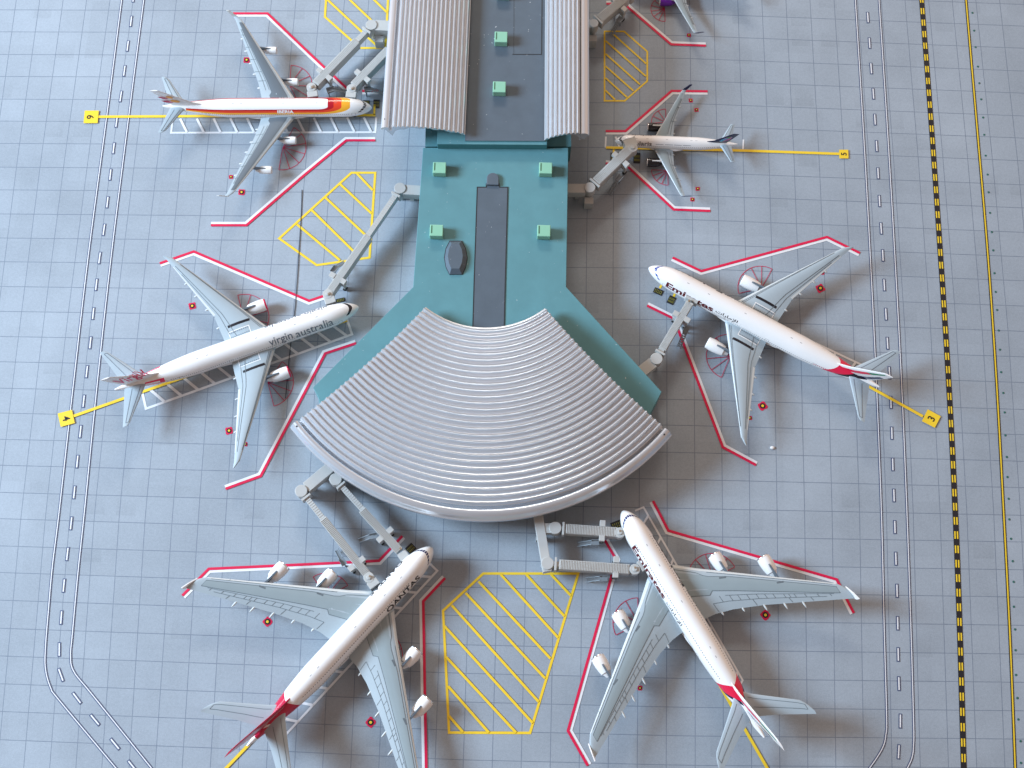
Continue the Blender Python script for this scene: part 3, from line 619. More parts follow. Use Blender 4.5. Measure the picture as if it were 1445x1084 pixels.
# ------------------------------------------------------------------ aircraft
def split_tris(v, f, mv):
    """fan the glyph polygons into triangles and cut them until no edge is taller than mv"""
    out = []
    st_ = [(v[q[0]], v[q[i]], v[q[i+1]]) for q in f for i in range(1, len(q)-1)]
    while st_:
        t = st_.pop(); e = [abs(t[i][1]-t[(i+1) % 3][1]) for i in range(3)]; k = e.index(max(e))
        if e[k] <= mv: out.append(t); continue
        a, b, c = t[k], t[(k+1) % 3], t[(k+2) % 3]; m_ = ((a[0]+b[0])/2, (a[1]+b[1])/2)
        st_ += [(a, m_, c), (m_, b, c)]
    return out
PROF = [(0, 0), (.015, .28), (.06, .55), (.15, .82), (.3, 1), (.5, .95), (.72, .62), (.9, .24), (1, .03)]
def prof(c): return lerp([p[0] for p in PROF], [p[1] for p in PROF], min(max(c, 0), 1))
class Plane:
    def __init__(s, sp, nose, tail, label, group=None):
        s.sp = sp; h = sp['zc']; L = sp['L']; k = .048
        for _ in range(4):
            a, b = P(*nose, h*k), P(*tail, (h+sp['rise'])*k); k = math.hypot(a[0]-b[0], a[1]-b[1])/L
        ang = math.atan2(a[1]-b[1], a[0]-b[0]); s.k = k; s.x0 = .45*L
        s.root = empty('model_airplane', (a[0]-math.cos(ang)*s.x0*k, a[1]-math.sin(ang)*s.x0*k, 0), ang)
        tag(s.root, label, 'model airplane', group)
    def q(s, x, y, z): return ((s.x0-x)*s.k, y*s.k, z*s.k)
    def sect(s, x):
        sp = s.sp; r, h, L = sp['r'], sp['h'], sp['L']; ln = sp['ln']; xt = sp['xt']; zc = sp['zc']; f = 1
        if x < ln:
            t = 1-x/ln; f = max(0, 1-t**sp.get('npow', 2.1))**sp.get('nexp', .62); zc -= .16*h*t**2
            hh = f
        elif x > xt:
            t = (x-xt)/(L-xt); f = 1-.93*t**1.55; hh = 1-.90*t**1.35; zc += sp['rise']*t**1.5
        else: hh = f
        return r*f, h*hh, zc
    def fp(s, x, th, off=0.):
        w_, h_, z_ = s.sect(x); a = R(th); return s.q(x, (w_+off)*math.sin(a), z_+(h_+off)*math.cos(a))
    def fuselage(s, mat, name='fuselage'):
        L = s.sp['L']; xs = [L*1e-4]+[s.sp['ln']*(i/16)**1.8 for i in range(1, 17)]; xs += [s.sp['ln']+(s.sp['xt']-s.sp['ln'])*i/24 for i in range(1, 25)]+[s.sp['xt']+(L-s.sp['xt'])*i/20 for i in range(1, 21)]
        N = 56; mb = MB(); rows, uvs = [], []
        for x in xs:
            rows.append([s.fp(x, -180+360*k/N) for k in range(N)]); uvs.append([(x, -180+360*k/N) for k in range(N+1)])
        mb.grid(rows, 0, uvs, closed=True, flip=False)
        mb.face(rows[-1], 0, [(L, 0)]*N)
        s.body = mb.build(name, mat, s.root, smooth=True, local=True)
        zc, r, h = s.sp['zc'], s.sp['r'], s.sp['h']; bx, bl = s.sp['belly']
        mb = MB(); rows = []
        for i in range(13):
            a = math.pi*i/12; rows.append([s.q(bx-bl*math.cos(a), r*s.sp.get('bw', 1.06)*math.sin(a)**.5*math.cos(2*math.pi*k/24), zc-h*.62+h*.46*math.sin(a)**.5*math.sin(2*math.pi*k/24)) for k in range(24)])
        mb.grid(rows, closed=True); mb.build('belly_fairing', M['plane_white'], s.root, smooth=True, local=True)
        return s.body
    def word(s, txt, xa, xb, th0, dth, side, mat, bold=.0, name='airline_lettering', label=None, lift=.035):
        """side +1 port (nose to the reader's left), -1 starboard; text runs xa..xb metres from the nose"""
        v, f, asp = text_mesh(txt, bold=bold); mb = MB()
        for t in split_tris(v, f, 5/dth):
            pts = []
            for a, b in t:
                x = xa+(xb-xa)*(a if side > 0 else 1-a); pts.append(s.fp(x, side*(th0-b*dth), lift))
            mb.face(pts)
        o = mb.build(name, mat, s.body, local=True); tag(o, label)
    def surf(s, name, mats, le, te, ys, z0, dih, th, side, decal=None, parent=None, vertical=False, curve=0, um=0):
        """lofted wing / tail surface; le, te lists of (span, x)"""
        X = lambda l, y: lerp([p[0] for p in l], [p[1] for p in l], y)
        ymax = max(ys)
        def thick(y): return th[0]+(th[1]-th[0])*min(1, y/ymax)
        def zz(y): return z0+dih*y+curve*(y/ymax)**2*ymax
        def pt(y, x, top=1, off=0):
            a, b = X(le, y), X(te, y); c = (x-a)/(b-a) if b > a else 0
            t = thick(y)*prof(c)*(.62 if top > 0 else -.38)+off
            return s.q(x, side*t, y) if vertical else s.q(x, side*y, zz(y)+t)
        mb = MB(); rows, uvs = [], []
        cs = [p[0] for p in PROF]
        for y in ys:
            a, b = X(le, y), X(te, y); top = [pt(y, a+(b-a)*c) for c in cs]; bot = [pt(y, a+(b-a)*c, -1) for c in cs[::-1]]
            if vertical:
                tt = [thick(y)*prof(c)*.5 for c in cs]
                top = [s.q(a+(b-a)*c, t, y) for c, t in zip(cs, tt)]; bot = [s.q(a+(b-a)*c, -t, y) for c, t in zip(cs[::-1], tt[::-1])]
            rows.append(top+bot); f_ = (y-ys[0])/(ys[-1]-ys[0]); uvs.append([(c, f_) for c in cs]+[(c, f_) for c in cs[::-1]])
        fl = (side < 0) != vertical
        mb.grid(rows, 0, uvs, flip=not fl); mb.face(rows[-1] if not fl else rows[-1][::-1], 0)
        if decal: decal(s, mb, pt, X, le, te, fl)
        return mb.build(name, mats, parent or s.root, smooth='auto', local=True), pt, X
    def pod(s, name, x, y, z, lx, ly, lz, mat, parent):
        mb = MB(); rows = []
        for i in range(9):
            a = math.pi*i/8; rows.append([s.q(x-lx*math.cos(a), y+ly*math.sin(a)*math.cos(2*math.pi*k/10), z+lz*math.sin(a)*math.sin(2*math.pi*k/10)) for k in range(10)])
        mb.grid(rows, closed=True); return mb.build(name, mat, parent, smooth=True, local=True)
    def engine(s, xf, xb, y, z, r, mat, lipmat, pyl, wing_le, wing_z, pyt=None, slot=True):
        L = xb-xf; N = 30
        def ring(x, rr, drop=0): return [s.q(x, y+rr*math.cos(2*math.pi*k/N), z+drop+rr*math.sin(2*math.pi*k/N)) for k in range(N)]
        mb = MB(); mb.grid([ring(xf+L*.06, r*.97), ring(xf+L*.2, r*1.03), ring(xf+L*.38, r*1.03), ring(xf+L*.6, r*.96), ring(xf+L*.78, r*.84)], closed=True)
        mb.grid([ring(xf+L*.78, r*.84), ring(xf+L*.77, r*.74), ring(xf+L*.86, r*.60), ring(xf+L, r*.36), ring(xf+L, r*.3)], closed=True)
        e = mb.build('engine', mat, s.root, smooth='auto', local=True)
        mb = MB(); mb.grid([ring(xf+L*.06, r*.97), ring(xf+L*.02, r*.94), ring(xf, r*.88), ring(xf+L*.02, r*.80), ring(xf+L*.10, r*.77)], closed=True)
        mb.build('intake_lip', lipmat, e, smooth=True, local=True)
        mb = MB(); mb.grid([ring(xf+L*.10, r*.77), ring(xf+L*.14, r*.76), ring(xf+L*.14, r*.25), ring(xf+L*.05, r*.02)], closed=True)
        mb.build('fan', M['dark'], e, smooth='auto', local=True)
        mb = MB(); h = z+r*.96; pw = r*.13
        a0, a1 = xf+L*(.36 if slot else .25), wing_le+1.6
        prof_ = [(a0, h-.1), (a0+(a1-a0)*.15, h+r*.16), (a1-1.0, max(wing_z+.25, h+r*.2)), (a1, wing_z+.1), (a1, wing_z-1.0), (a0+L*.5, z)]
        l = [s.q(x, y-pw, zz) for x, zz in prof_]; r_ = [s.q(x, y+pw, zz) for x, zz in prof_]
        mb.face(l); mb.face(r_[::-1])
        for i in range(len(l)):
            j = (i+1) % len(l); mb.face([l[i], r_[i], r_[j], l[j]])
        mb.build('pylon', pyl, e, local=True)
        if pyt:
            mb = MB(); mb.face([s.q(a, y+b, c) for a, b, c in ((a0+(a1-a0)*.5, -pw*1.5, h+r*.06+.3), (a1-.2, -pw*1.9, wing_z+.5), (a1-.2, pw*1.9, wing_z+.5), (a0+(a1-a0)*.5, pw*1.5, h+r*.06+.3))])
        return e
    def gear(s):
        sp = s.sp; zb = sp['zc']-sp['h']*.8
        for x, y in sp['gear']:
            mb = MB(); mb.tube(s.q(x, y, .6), s.q(x, y, zb+.6), .22*s.k, 8); g_ = mb.build('landing_gear', M['chrome'], s.root, smooth=True, local=True)
            for dy in (-.6, .6):
                for dx in ((-.8, .8) if abs(y) > .5 else (0,)):
                    mb = MB(); mb.tube(s.q(x+dx, y+dy-.25, .62), s.q(x+dx, y+dy+.25, .62), .62*s.k, 14); mb.build('wheel', M['tyre'], g_, smooth='auto', local=True)
    def plate(s, name, pts, t, mat, parent):
        mb = MB(); l = [s.q(x, y-t/2, z) for x, y, z in pts]; r_ = [s.q(x, y+t/2, z) for x, y, z in pts]
        mb.face(l); mb.face(r_[::-1])
        for i in range(len(l)):
            j = (i+1) % len(l); mb.face([l[i], r_[i], r_[j], l[j]])
        return mb.build(name, mat, parent, local=True)
# decals printed on a wing, laid on its curved top
def patch(mb, pt, fl, ya, yb, fa, fb, mi, off=.035, n=14, m_=6):
    rows = []
    for i in range(n+1):
        y = ya+(yb-ya)*i/n; a, b = fa(y), fb(y); rows.append([pt(y, a+(b-a)*j/m_, 1, off) for j in range(m_+1)])
    mb.grid(rows, mi, flip=not fl)
def wline(mb, pt, fl, pts, wd, mi, off=.055):
    P2 = []
    for (y0, x0), (y1, x1) in zip(pts, pts[1:]):
        n = max(1, int(math.hypot(y1-y0, x1-x0)/1.2))
        P2 += [(y0+(y1-y0)*k/n, x0+(x1-x0)*k/n) for k in range(n)]
    P2.append(pts[-1]); l, r_ = offset_line(P2, wd/2), offset_line(P2, -wd/2)
    mb.grid([[pt(a[0], a[1], 1, off), pt(b[0], b[1], 1, off)] for a, b in zip(l, r_)], mi, flip=fl)
def dec777(s, mb, pt, X, le, te, fl):
    c = lambda y, f: X(le, y)+(X(te, y)-X(le, y))*f
    wline(mb, pt, fl, [(7.3, 31.2), (7.3, 37.9)], .75, 4)
    wline(mb, pt, fl, [(y, c(y, .09)) for y in range(4, 32, 2)], .16, 1); wline(mb, pt, fl, [(y, c(y, .13)) for y in range(4, 32, 2)], .12, 1)
    wline(mb, pt, fl, [(y, c(y, .70)) for y in range(4, 32, 2)], .14, 1); wline(mb, pt, fl, [(y, c(y, .82)) for y in range(5, 28, 2)], .12, 1)
    patch(mb, pt, fl, 4, 33, lambda y: c(y, .0), lambda y: c(y, .05), 2, .03)
    patch(mb, pt, fl, 12, 30, lambda y: c(y, .90), lambda y: c(y, .99), 2, .03)
    wline(mb, pt, fl, [(3.2, 32), (5.6, 32), (5.6, 38.2), (3.2, 38.2)], .22, 5, .05)
    for k in range(10):
        x = 32.3+k*.62
        for y in (3.9, 5.2): wline(mb, pt, fl, [(y, x), (y, x+.34)], .2, 3, .07)
    wline(mb, pt, fl, [(y, c(y, 1.0)-.02) for y in (11.5, 11.6)], .3, 1)
def dec380(s, mb, pt, X, le, te, fl):
    c = lambda y, f: X(le, y)+(X(te, y)-X(le, y))*f
    A = lambda y: c(y, .13) if y > 11 else (c(y, .10)+1.2 if y < 8.4 else c(y, .10)+1.2+(y-8.4)/2.6*(c(11, .13)-c(11, .10)-1.2+1.4*(1-(y-8.4)/2.6)))
    B = lambda y: lerp([4, 8.5, 9.6, 14, 39.6], [c(8.5, .70), c(8.5, .72), c(9.6, .56), c(14, .57), c(39.6, .60)], y)
    A = lambda y: lerp([3.6, 8.2, 10, 16, 39.6], [c(3.6, .11), c(8.2, .12), c(10, .20), c(16, .155), c(39.6, .22)], y)
    B = lambda y: lerp([3.6, 8.4, 9.4, 15, 39.6], [c(3.6, .60), c(8.4, .625), c(9.4, .53), c(15, .55), c(39.6, .62)], y)
    patch(mb, pt, fl, 3.6, 39.6, A, B, 1, .03, 30)
    ys = [3.6+(39.6-3.6)*k/30 for k in range(31)]
    wline(mb, pt, fl, [(y, A(y)) for y in ys], .15, 3); wline(mb, pt, fl, [(y, B(y)) for y in ys], .15, 3); wline(mb, pt, fl, [(39.6, A(39.6)), (39.6, B(39.6))], .17, 3)
    patch(mb, pt, fl, 4, 40, lambda y: c(y, 0), lambda y: c(y, .07), 2, .03)
    wline(mb, pt, fl, [(y, c(y, .085)) for y in range(11, 40, 2)], .13, 3)
    wline(mb, pt, fl, [(y, c(y, .66)) for y in range(12, 39, 2)], .12, 3); wline(mb, pt, fl, [(y, c(y, .80)) for y in range(8, 37, 2)], .12, 3)
    for y in (10.5, 13, 15, 17.2, 19.5, 21.5, 23.5, 26, 27.2, 28.5, 31, 34, 37): wline(mb, pt, fl, [(y, c(y, .66)), (y+.15, c(y, .80))], .11, 3)
    for y in (8, 18, 26.8, 32): wline(mb, pt, fl, [(y, c(y, .80)), (y+.3, c(y, .99))], .11, 3)
    for y in (12, 18.5, 22, 26, 31, 35): wline(mb, pt, fl, [(y, c(y, .0)), (y+.1, c(y, .09))], .16, 3)
    for y in (14, 27): wline(mb, pt, fl, [(y-.9, A(y)), (y+.9, A(y)+.7)], .5, 3)
def dec340(s, mb, pt, X, le, te, fl):
    c = lambda y, f: X(le, y)+(X(te, y)-X(le, y))*f
    A = lambda y: c(y, .19); B = lambda y: c(y, .64) if y > 5 else c(y, .74)
    patch(mb, pt, fl, 3.2, 28.2, A, B, 1, .03, 24)
    wline(mb, pt, fl, [(y, A(y)) for y in range(4, 29, 2)], .16, 3)
    patch(mb, pt, fl, 3.6, 29, lambda y: c(y, 0), lambda y: c(y, .1), 2, .03)
    wline(mb, pt, fl, [(y, c(y, .80)) for y in range(6, 28, 2)], .12, 3); wline(mb, pt, fl, [(y, c(y, .68)) for y in range(6, 28, 2)], .1, 3)
    for y in (9, 12, 16, 20, 24): wline(mb, pt, fl, [(y, c(y, .68)), (y+.15, c(y, .98))], .14, 3)
def dec320(s, mb, pt, X, le, te, fl):
    c = lambda y, f: X(le, y)+(X(te, y)-X(le, y))*f
    patch(mb, pt, fl, 2.3, 16.8, lambda y: c(y, .12), lambda y: c(y, .62), 1, .03)
    patch(mb, pt, fl, 2.6, 17.5, lambda y: c(y, 0), lambda y: c(y, .07), 2, .03)
    wline(mb, pt, fl, [(y, c(y, .66)) for y in range(3, 17, 2)], .12, 3); wline(mb, pt, fl, [(y, c(y, .82)) for y in range(3, 17, 2)], .12, 3)
    for y in (7.4, 12): wline(mb, pt, fl, [(y, c(y, .66)), (y, c(y, .98))], .14, 3)
def dectail(s, mb, pt, X, le, te, fl):
    c = lambda y, f: X(le, y)+(X(te, y)-X(le, y))*f
    y1 = s.sp['hspan']*.93; y0 = s.sp['r']*.5
    ys = [y0+(y1-y0)*k/8 for k in range(9)]
    for f in (.22, .62): wline(mb, pt, fl, [(y, c(y, f)) for y in ys], .13 if s.sp['L'] > 50 else .08, 3)
    wline(mb, pt, fl, [(y1, c(y1, .22)), (y1, c(y1, .62))], .13 if s.sp['L'] > 50 else .08, 3)
B777 = dict(L=73.9, r=3.35, h=3.3, zc=5.2, ln=11, xt=49, rise=1.35, npow=2.1, nexp=.62, belly=(34, 13), hspan=11.8, wz=3.9, wd=.10, wt=(1.9, .35),
            le=[(0, 24.6), (3, 26.6), (33, 46.7), (34.2, 48.7)], te=[(0, 40), (3, 40.1), (11.5, 40.7), (32.5, 48.2), (34.2, 49.1)], wy=[0, 3, 6, 9, 11.5, 15, 20, 25, 30, 32.5, 33.6, 34.2],
            hle=[(0, 64), (2.8, 66), (11.2, 72.4), (11.9, 73.4)], hte=[(0, 71), (11.9, 74.7)], hy=[.6, 3, 6, 9, 11.2, 11.9], hz=6.5, hd=.1,
            fle=[(8, 60.5), (9.6, 63.4), (17.6, 72.4)], fte=[(8, 71), (17.6, 75.1)], fz=[7.2, 8.4, 9.6, 12, 15, 17.0, 17.7],
            gear=[(6, 0), (38, 5), (38, -5)], fair=[(8.2, 1.0), (14.5, 1.1), (19.5, 1.0), (24, .9)])
A380 = dict(L=72.7, r=3.57, h=4.2, zc=6.2, ln=10.5, xt=46, rise=1.9, npow=2.3, nexp=.62, belly=(33, 14), hspan=15, wz=4.4, wd=.10, wt=(2.6, .4),
            le=[(0, 16.5), (5, 20.8), (9, 24.2), (40.2, 48.0), (41.6, 50.0), (42.2, 52.0)], te=[(0, 37.5), (6, 37.7), (12, 39.4), (20, 42.8), (42.2, 54.0)], wy=[0, 4, 7, 9, 12, 16, 20, 25, 30, 35, 39, 40.2, 41, 41.6, 42.2],
            hle=[(0, 58), (3.2, 61.2), (13.4, 69.2), (14.6, 71.0), (15.3, 73.4)], hte=[(0, 66.5), (6, 69.3), (15.3, 74.6)], hy=[.6, 3, 6, 9, 12, 13.4, 14.2, 14.8, 15.3], hz=8.6, hd=.1,
            fle=[(9.5, 55.2), (11.5, 59.5), (22.8, 72.6), (23.6, 74.2)], fte=[(9.5, 68.5), (23.6, 77.3)], fz=[9.0, 10.2, 11.5, 14, 18, 22, 23, 23.6],
            gear=[(6, 0), (34, 4), (34, -4)], fair=[(9, 1.2), (14.5, 1.4), (20, 2.0), (25, 2.0), (29.6, 2.0)])
A343 = dict(L=63.7, r=2.95, h=2.95, zc=5.0, ln=9, xt=43, rise=1.3, npow=2.1, nexp=.62, belly=(29, 11), hspan=9.4, wz=3.7, wd=.11, wt=(1.7, .3),
            le=[(0, 21.6), (3.2, 23.7), (29.2, 40.8), (30.2, 42.2)], te=[(0, 33.8), (3.4, 33.9), (9, 35.3), (29.2, 42.7), (30.2, 43.4)], wy=[0, 3, 6, 9, 13, 18, 23, 27, 29.2, 30.2],
            hle=[(0, 56), (2.1, 57.6), (8.6, 62.0), (9.4, 63.3)], hte=[(0, 61.2), (9.4, 64.4)], hy=[.6, 2.5, 5, 7.5, 8.6, 9.4], hz=6.3, hd=.1,
            fle=[(7.3, 51), (8.6, 54), (16, 62.4)], fte=[(7.3, 60.8), (16, 65.2)], fz=[6.6, 7.6, 8.8, 11, 14, 15.8, 16.4],
            gear=[(6, 0), (32, 5), (32, -5)], fair=[(7, .9), (11.5, 1.0), (15, 1.0), (19, 1.0), (23, .8)])
A320 = dict(L=37.6, r=1.98, h=2.05, zc=3.75, ln=6, xt=25, rise=.85, npow=2.3, nexp=.60, belly=(16, 6), hspan=6.3, wz=2.6, wd=.09, wt=(1.1, .22), bw=1.2,
            le=[(0, 11), (2.4, 12.4), (17.4, 20.2), (18, 20.7)], te=[(0, 17.9), (7.3, 18.3), (17.4, 21.6), (18, 21.8)], wy=[0, 2.2, 4.5, 7.3, 10, 13, 16, 17.4, 18],
            hle=[(0, 31.5), (1.5, 32.6), (6.4, 35.5)], hte=[(0, 35.6), (6.4, 36.8)], hy=[.5, 2, 4, 5.8, 6.4], hz=4.6, hd=.1,
            fle=[(5.6, 28), (6.3, 30), (11.4, 35.2)], fte=[(5.6, 34.4), (11.4, 37.2)], fz=[4.9, 5.6, 6.4, 8, 10, 11.4],
            gear=[(5, 0), (16.2, 3.2), (16.2, -3.2)], fair=[(3.6, .7), (8, .7), (12.4, .6)])
def cockpit(nt, u, v, xa, k, half, wd, maxa=62, gaps=6):
    a = v.abs(); x0 = (a/60.0).pow(2.0)*k+xa
    return ((u-x0).abs() < wd)*(a < maxa)*(((v/(2*maxa)*gaps)+.5).fr().band(.09, .91))
def livery(name, sp, kind):
    mt, nt, b = NT(name, .22, .5, .3); u, v = uv(nt); a = v.abs(); L = sp['L']
    base = const(nt, (.83, .83, .82))
    def put(mask, col):
        nonlocal base
        base = mix(nt, mask, base, col)
    if kind == 'stripes':
        dx = (u*-1.0+16.4).mx(0.0)/10.0; dt = (a*(2.82*math.pi/180)-1.16).mx(0.0)/2.38
        q = (dx*dx+dt*dt).pow(.5); on = (u < 56.5)*(a < 95)
        put((q > .32)*(q < 1.0)*on, (.86, .40, .03)); put((q > .32)*(q < .74)*on, (.72, .055, .02)); put((q > .32)*(q < .50)*on, (.42, .008, .02))
        put(a.band(70, 84)*u.band(58, 61.8), (.6, .05, .03))
    if kind == 'e380' or kind == 'e777':
        t = a/90.0
        if kind == 'e380':
            x1 = t*-3.6+57.2; x2 = x1+(t*-2.4+5.2); put((u > x1)*(u < x2+1.3)*(a < 120), (.01, .012, .04)); put((u > x1)*(u < x2)*(a < 125), (.70, .012, .06))
        else:
            x1 = t*t*-3.5+61.2; x2 = x1+(t*-1.5+5.0); put((u > x1)*(u < x2+4.0-t*2.0)*(a < 96), (.012, .012, .02)); put((u > x1)*(u < x2)*(a < 102), (.70, .012, .06))
            put(a.band(74, 80)*u.band(54.6, 59)*((u*1.7).fr() < .6), (.6, .02, .08))
    if kind == 'roo':
        t = a/90.0; x1 = t*-2.4+57.6
        put((u > x1)*(u < 69.6), (.48, .006, .05))
        e = u-(a*-.055+66.3); put(e.abs()*1.0 < .55, (.72, .72, .70)); put((u > 69.6), (.8, .8, .8))
    if kind == 'pink':
        put(a.band(42, 58)*u.band(60.2, 65.2), (.75, .02, .10)); put(a.band(42, 84)*u.band(59.6, 61.0), (.75, .02, .10)); put(a.band(76, 87)*u.band(60.5, 67.5), (.75, .02, .10))
    # cabin windows and doors
    wins = {'e380': [(43, .75, 10, 54), (93, .75, 6, 56)], 'roo': [(46, .75, 12, 54), (80, .75, 24, 54), (93, .75, 6, 56)], 'e777': [(80, .62, 7, 58)], 'pink': [(73, .62, 7, 58)], 'stripes': [(74, .62, 6.5, 52)], 'small': [(66, .62, 5.5, 31)]}[kind]
    for th, p, x0, x1 in wins:
        m_ = ((v.abs()-th).abs() < (1.9 if L > 50 else 2.8))*u.band(x0, x1)*((u/p).fr() < .5)
        put(m_*.85, (.05, .055, .07))
    for xd in {'e380': (5.2, 17, 29, 45), 'roo': (5.2, 17, 29, 45), 'e777': (6.5, 16.5, 27, 40, 55), 'pink': (6.5, 16.5, 27, 40, 55), 'stripes': (5.5, 17, 33, 50), 'small': (4.5, 32)}[kind]:
        du = (u-xd).abs(); da = (a-(80 if kind not in ('e380', 'roo') else 90)).abs()
        put(((du < .62)*(da < 13)-(du < .48)*(da < 10.5))*.45, (.12, .13, .15))
    # roof antennae marks
    for xd in (.17, .26, .42, .62, .66): put(((u-L*xd).abs() < .35)*(a < 2.2)*.6, (.2, .21, .22))
    ck = dict(e777=(2.2, 1.9, (.01, .05, .30), .42), pink=(2.4, 1.9, (.008, .01, .02), .5), e380=(2.5, 1.6, (.01, .02, .12), .38), roo=(2.5, 1.6, (.01, .02, .10), .38), stripes=(2.0, 1.5, (.01, .01, .015), .42), small=(1.5, 1.3, (.01, .01, .015), .36))[kind]
    put(cockpit(nt, u, v, ck[0], ck[1], 0, ck[3], 66, {'e380': 8, 'roo': 8, 'pink': 1}.get(kind, 6)), ck[2])
    grain(nt, b, base, .02, 6)
    return mt
def finmat(name, kind):
    mt, nt, b = NT(name, .25, .5, .25); u, v = uv(nt)
    if kind == 'flag':
        e = u-v*.12; c = const(nt, (.83, .83, .82))
        m1 = e.band(.20, .46); c = mix(nt, m1*(v < .52), c, (.70, .012, .06)); c = mix(nt, m1*(v > .52)*(v < .93), c, (.01, .20, .09))
        c = mix(nt, (e > .70)*(e < .92)*(v < .62), c, (.012, .02, .08))
    if kind == 'red':
        e = u-v*.55+.25; c = const(nt, (.46, .006, .05)); c = mix(nt, e.band(.40, .50)*v.band(.05, .62), c, (.40, .36, .37)); c = mix(nt, e.band(.62, .66)*v.band(.05, .4), c, (.5, .45, .46))
    if kind == 'white': c = const(nt, (.80, .81, .81))
    if kind == 'navy':
        c = const(nt, (.010, .014, .05))
        vo = nt.nodes.new('ShaderNodeTexVoronoi'); vo.inputs['Scale'].default_value = 7; t = nt.nodes.new('ShaderNodeUVMap'); nt.links.new(t.outputs[0], vo.inputs['Vector'])
        du, dv = u-.55, v-.46; rr = (du*du+dv*dv*1.2).pow(.5)
        hue = nt.nodes.new('ShaderNodeValToRGB'); hue.color_ramp.interpolation = 'CONSTANT'; el = hue.color_ramp.elements
        el[0].position = 0; el[0].color = (.45, .06, .50, 1); el[1].position = .3; el[1].color = (.05, .35, .65, 1)
        for p_, c_ in ((.55, (.10, .45, .12, 1)), (.78, (.55, .12, .40, 1))): z_ = el.new(p_); z_.color = c_
        nt.links.new(vo.outputs['Color'], hue.inputs[0])
        c = mix(nt, rr < .30, c, hue.outputs[0])
    grain(nt, b, c, .03, 6); return mt
def winged(pl, mats, dec):
    sp = pl.sp; out = []
    for side in (1, -1):
        wg, pt, X = pl.surf('wing', mats, sp['le'], sp['te'], sp['wy'], sp['wz'], sp['wd'], sp['wt'], side, dec)
        for y, ln_ in sp['fair']:
            x = X(sp['te'], y); pl.pod('flap_fairing', x-.2, side*y, sp['wz']+sp['wd']*y-.25, ln_, .32 if sp['L'] > 50 else .22, .35, mats[2], wg)
        hs, _, _ = pl.surf('tailplane', mats, sp['hle'], sp['hte'], sp['hy'], sp['hz'], sp['hd'], (.8, .2), side, dectail)
        out.append((wg, pt, X))
    return out
def fin(pl, mat):
    sp = pl.sp; o, pt, X = pl.surf('tail_fin', mat, sp['fle'], sp['fte'], sp['fz'], 0, 0, (sp['r']*.32, sp['r']*.10), 1, vertical=True)
    return o
WM = [M['wing'], M['wing_inset'], M['wing_light'], M['line'], M['text_black'], M['plane_white']]
W777 = [M['wing'], M['line'], M['wing_light'], M['text_grey'], M['text_black'], M['plane_white']]
W340 = [M['wing'], M['a340_inset'], M['wing_light'], M['line'], M['text_black'], M['plane_white']]
W320 = [M['wing'], M['wing_inset'], M['wing_light'], M['line'], M['text_black'], M['plane_white']]
def dectail777(*a): dectail(*a)
def wz(sp, y): return sp['wz']+sp['wd']*y
def make777(nose, tail, label, kind, lip, finm):
    pl = Plane(B777, nose, tail, label); pl.fuselage(livery('livery '+kind, B777, kind)); W_ = W777
    m = [W_[0], W_[1], W_[2], W_[3], W_[4], W_[5]]; winged(pl, m, dec777)
    for s_ in (1, -1): pl.engine(25.3, 32.2, s_*11.1, 2.75, 1.8, M['plane_white'], lip, M['pylon'], lerp([0, 3, 33], [24.6, 26.6, 46.7], 11.1), wz(B777, 11.1))
    f = fin(pl, finm); pl.gear(); return pl, f
def fin_text(pl, f, txt, x0, x1, z0, z1, shear, mat):
    v, fc, asp = text_mesh(txt, bold=.012)
    for side in (1, -1):
        mb = MB()
        for q in fc:
            pts = []
            for i in q:
                a, b = v[i]; a_ = a if side > 0 else 1-a
                pts.append(pl.q(x0+(x1-x0)*a_+shear*b, side*(.52-.016*(z0+(z1-z0)*b)), z0+(z1-z0)*b))
            mb.face(pts)
        mb.build('fin_lettering', mat, f, local=True)
M['pink'] = plain('cerise lettering', (.72, .012, .10), .35)
pv, fv = make777((506, 432.2), (162, 550.2), 'white jet with red-rimmed engines and grey lettering left of the terminal', 'pink', M['pink'], finmat('white fin', 'white'))
for sd in (-1, 1):
    a_, b_, c_, d_ = (21.0, 28.0, 8.6, 20.0) if sd < 0 else (8.6, 15.6, 16.6, 28.0)
    pv.word('virgin', a_, b_, 80, 54, sd, M['text_grey'], .008); pv.word('australia', c_, d_, 73, 44, sd, M['text_grey'], .004)
fin_text(pv, fv, 'Virgin', 62.3, 71.0, 8.6, 14.6, 1.6, M['pink'])
pe, fe = make777((915.6, 376.9), (1240.5, 546), 'white twin-engine jet with black lettering and a red band ahead of its fin', 'e777', M['plane_white'], finmat('flag fin', 'flag'))
AR = '\uFE95\uFE8D\uFEAD\uFE8E\uFEE3\uFEF9\uFE8D'
for sd in (1, -1): pe.word('Emirates', 7, 22.4, 78, 33, sd, M['text_maroon'] if sd > 0 else M['text_black'], .03); pe.word(AR, 23.2, 30.2, 74, 24, sd, M['text_black'], .01)
def make380(nose, tail, label, kind, finm):
    pl = Plane(A380, nose, tail, label); pl.fuselage(livery('livery '+kind, A380, kind)); wings = winged(pl, WM, dec380)
    for s_ in (1, -1):
        for y, xf, z in ((16.1, 23.3, 3.5), (27.4, 31.0, 4.6)):
            pl.engine(xf, xf+6.6, s_*y, z, 1.95, M['plane_white'], M['chrome'], M['pylon'], 24.2+(y-9)*23.8/31.2, wz(A380, y))
        wg = wings[0 if s_ > 0 else 1][0]
        pl.plate('wing_fence', [(50.0, s_*41.9, 8.6), (52.6, s_*42.5, 9.6), (54.8, s_*42.9, 9.9), (54.6, s_*42.6, 8.9), (54.0, s_*42.3, 8.3)], .3, M['plane_white'], wg)
    f = fin(pl, finm); pl.gear(); return pl, f
